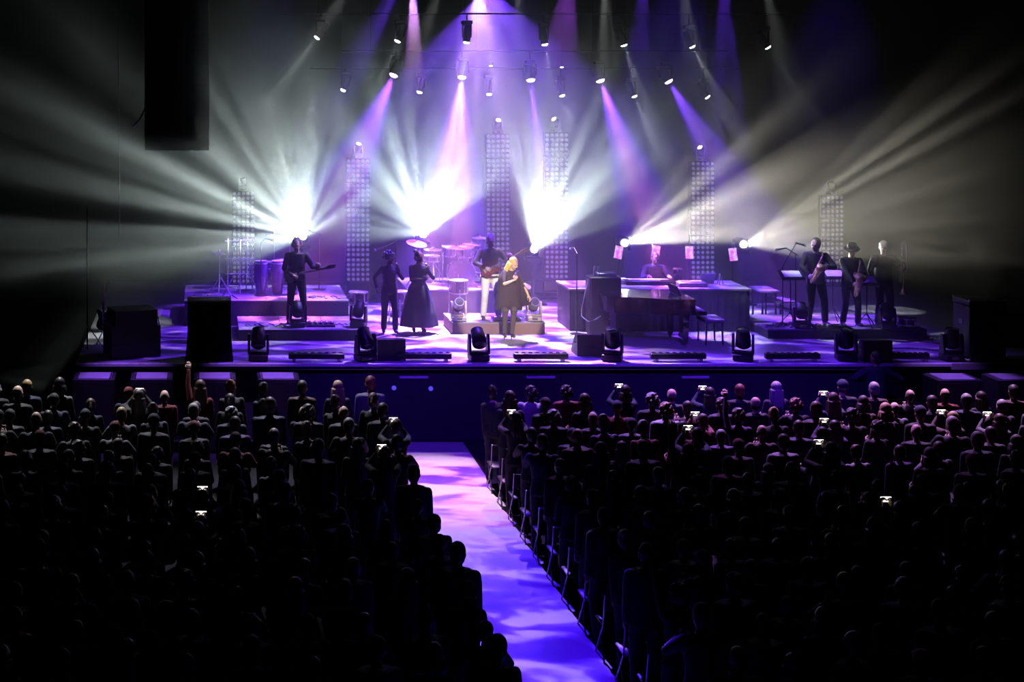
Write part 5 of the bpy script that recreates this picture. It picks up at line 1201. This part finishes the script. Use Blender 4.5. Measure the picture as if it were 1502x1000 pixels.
capf = figure(1.75, voxel=0.03, faceparts=False, hair='cap')
HAIRS = {'short': AUD['still']['hair'], 'long': AUD['woman']['hair'], 'curly': AUD['clap']['hair'], 'bobbed': AUD['phone']['hair'], 'ponytailed': AUD['arms']['hair'], 'cap': capf['hair']}
HCOL = (('dark', (0.02, 0.015, 0.012)), ('brown', (0.07, 0.04, 0.025)), ('grey', (0.3, 0.29, 0.28)), ('blond', (0.42, 0.3, 0.14)), ('auburn', (0.16, 0.05, 0.02)))
TCOL = (('black', (0.012, 0.012, 0.014)), ('charcoal', (0.035, 0.035, 0.04)), ('navy', (0.015, 0.02, 0.05)), ('dark red', (0.14, 0.015, 0.02)), ('grey', (0.12, 0.12, 0.13)), ('brown', (0.06, 0.035, 0.025)), ('white', (0.42, 0.42, 0.44)), ('violet', (0.07, 0.03, 0.12)))
ORD = ['first', 'second', 'third', 'fourth', 'fifth', 'sixth', 'seventh', 'eighth', 'ninth', 'tenth', 'eleventh', 'twelfth', 'thirteenth', 'fourteenth', 'fifteenth', 'sixteenth', 'seventeenth', 'eighteenth', 'nineteenth', 'twentieth']
rnd = random.Random(21)
ROWY = [26.2 - 0.9 * i for i in range(14)]
AL, AR = 2.90, 5.08                                   # block edges along the aisle
PHONES = [(560, 655), (577, 615), (297, 716), (295, 752), (750, 603), (1030, 568), (908, 565), (1019, 606), (1010, 627), (1208, 576), (1209, 616), (1202, 648), (1380, 603), (1447, 606), (205, 572), (1300, 732)]
ph = []
for px, py in PHONES:
    q = on(px, py, 1.66)
    r_ = min(range(14), key=lambda i: abs(ROWY[i] - (q.y - 0.40)))
    ph.append((r_, X(px, ROWY[r_] + 0.40), px, py))
def audience(pose, hair, x, y, h, label, yaw):
    fg = AUD[pose]
    hc = rnd.choices(HCOL, (5, 5, 2, 1.6, 0.8))[0]; tc = rnd.choices(TCOL, (7, 4, 4, 1.3, 1.6, 1.5, 0.7, 1.2))[0]
    cap = hair == 'cap'
    if hair == 'bald': hd = 'bald-headed'
    elif cap: hd = 'capped'; hc = TCOL[rnd.choice((0, 2, 3))]
    else: hd = '%s %s-haired' % (hc[0], hair) if hair not in ('bobbed', 'ponytailed') else hc[0] + ' ' + hair
    b = link_mesh('person', fg['body'], None, rnd.choice(SKINS[:2] + SKINS[3:] * 2))
    b.location = (x, y, 0.009); b.rotation_euler = (0, 0, PHI + yaw); b.scale = (h / 1.75,) * 3
    for part, c in (('top', tc[1]), ('trousers', rnd.choice(((0.012, 0.012, 0.015), (0.02, 0.025, 0.05), (0.03, 0.03, 0.03)))), ('shoe1', (0.02, 0.02, 0.02)), ('shoe-1', (0.02, 0.02, 0.02))):
        link_mesh(part.rstrip('-1'), fg[part], b, c)
    if hair != 'bald':
        src = AUD['lean']['hair'] if pose == 'lean' else HAIRS[hair]
        link_mesh('cap' if cap else 'hair', src, b, hc[1])
    tag(b, label(hd, tc[0]), 'person', 'standing audience')
    return b
seats = 0
phone_mesh = MB().bbox((0, 0, 0), (0.15, 0.009, 0.076), 0.004).mesh('phone_case', M_BLACK, 'auto')
screen_mesh = MB().box((0, 0, 0), (0.138, 0.003, 0.066)).mesh('screen', M_PHONE)
for r_, y in enumerate(ROWY):
    for sd in (-1, 1):
        xs = []; x = AL if sd < 0 else AR
        lim = -330 * y / F if sd < 0 else 1232 * y / F
        x += sd * (0.0 if r_ % 2 == 0 else 0.06)
        while (x > lim) if sd < 0 else (x < lim):
            xs.append(x); x += sd * rnd.uniform(0.56, 0.64)
        mine = [q for q in ph if q[0] == r_ and ((q[1] < 4) == (sd < 0))]
        taken = {}
        for q in mine:
            i = min(range(len(xs)), key=lambda j: abs(xs[j] - q[1])); taken[i] = q
        for i, x in enumerate(xs):
            where = '%s row from stage, %s from aisle, %s side' % (ORD[r_], ORD[i], 'drum' if sd < 0 else 'piano')
            yy = y + rnd.uniform(-0.08, 0.08); h = min(max(rnd.gauss(1.71, 0.085), 1.54), 1.88)
            if i in taken:
                q = taken[i]; x = q[1]; yy = y; h = 1.72
                zph = at(q[2], q[3], y + 0.40).z
                h = min(max(1.75 * zph / 1.69, 1.5), 1.9)
                audience('phone', rnd.choice(('bobbed', 'short', 'long')), x, yy, h, lambda hd, tp: 'person holding up a phone, ' + where, 0.0)
                t = thing('smartphone', 'lit phone held up by person in ' + where, 'phone', (x, yy + 0.415 * h / 1.75, 1.665 * h / 1.75 + 0.02), 0, 'phones of the audience')
                link_mesh('phone_case', phone_mesh, t); s_ = link_mesh('screen', screen_mesh, t); s_.location = (0, -0.006, 0)
                continue
            if rnd.random() < 0.03 and i > 0: continue
            if any(abs(x - q[1]) < 0.46 for q in mine): continue
            pose = rnd.choices(('still', 'woman', 'clap', 'lean', 'arms'), (6, 4, 2.2, 1, 0.25))[0]
            hair = rnd.choice(('short', 'short', 'bald', 'cap', 'short', 'curly') if pose in ('still', 'clap') else ('long', 'bobbed', 'ponytailed', 'curly', 'long'))
            if pose == 'lean': hair = 'bobbed'
            audience(pose, hair, x, yy, h, lambda hd, tp: '%s person in %s, %s' % (hd, tp, where), rnd.uniform(-0.3, 0.3))
# folding chairs along the piano side of the aisle
def chair(loc, label):
    t = thing('folding_chair', label, 'chair', loc, PHI, 'aisle chairs')
    MB().bbox((0, 0, 0.45), (0.42, 0.4, 0.03), 0.01).build('seat', M_BLACK, t)
    MB().box((0, 0.21, 0.74), (0.4, 0.02, 0.2), (R(-8), 0, 0)).build('backrest', M_BLACK, t, False)
    for sx in (-0.2, 0.2):
        MB().tube([(sx, 0.23, 0.85), (sx, 0.14, 0.45), (sx, -0.2, 0.01)], 0.011, 6).build('front_leg', M_STEEL, t)
        MB().tube([(sx, -0.12, 0.44), (sx, 0.2, 0.01)], 0.011, 6).build('rear_leg', M_STEEL, t)
    return t
c0 = chair((AR + 0.02, ROWY[0] - 0.42, 0), 'folding chair on the aisle, first row from stage')
for r_ in range(1, 14): dup(c0, (AR + 0.02, ROWY[r_] - 0.42, 0), None, 'folding chair on the aisle, %s row from stage' % ORD[r_])
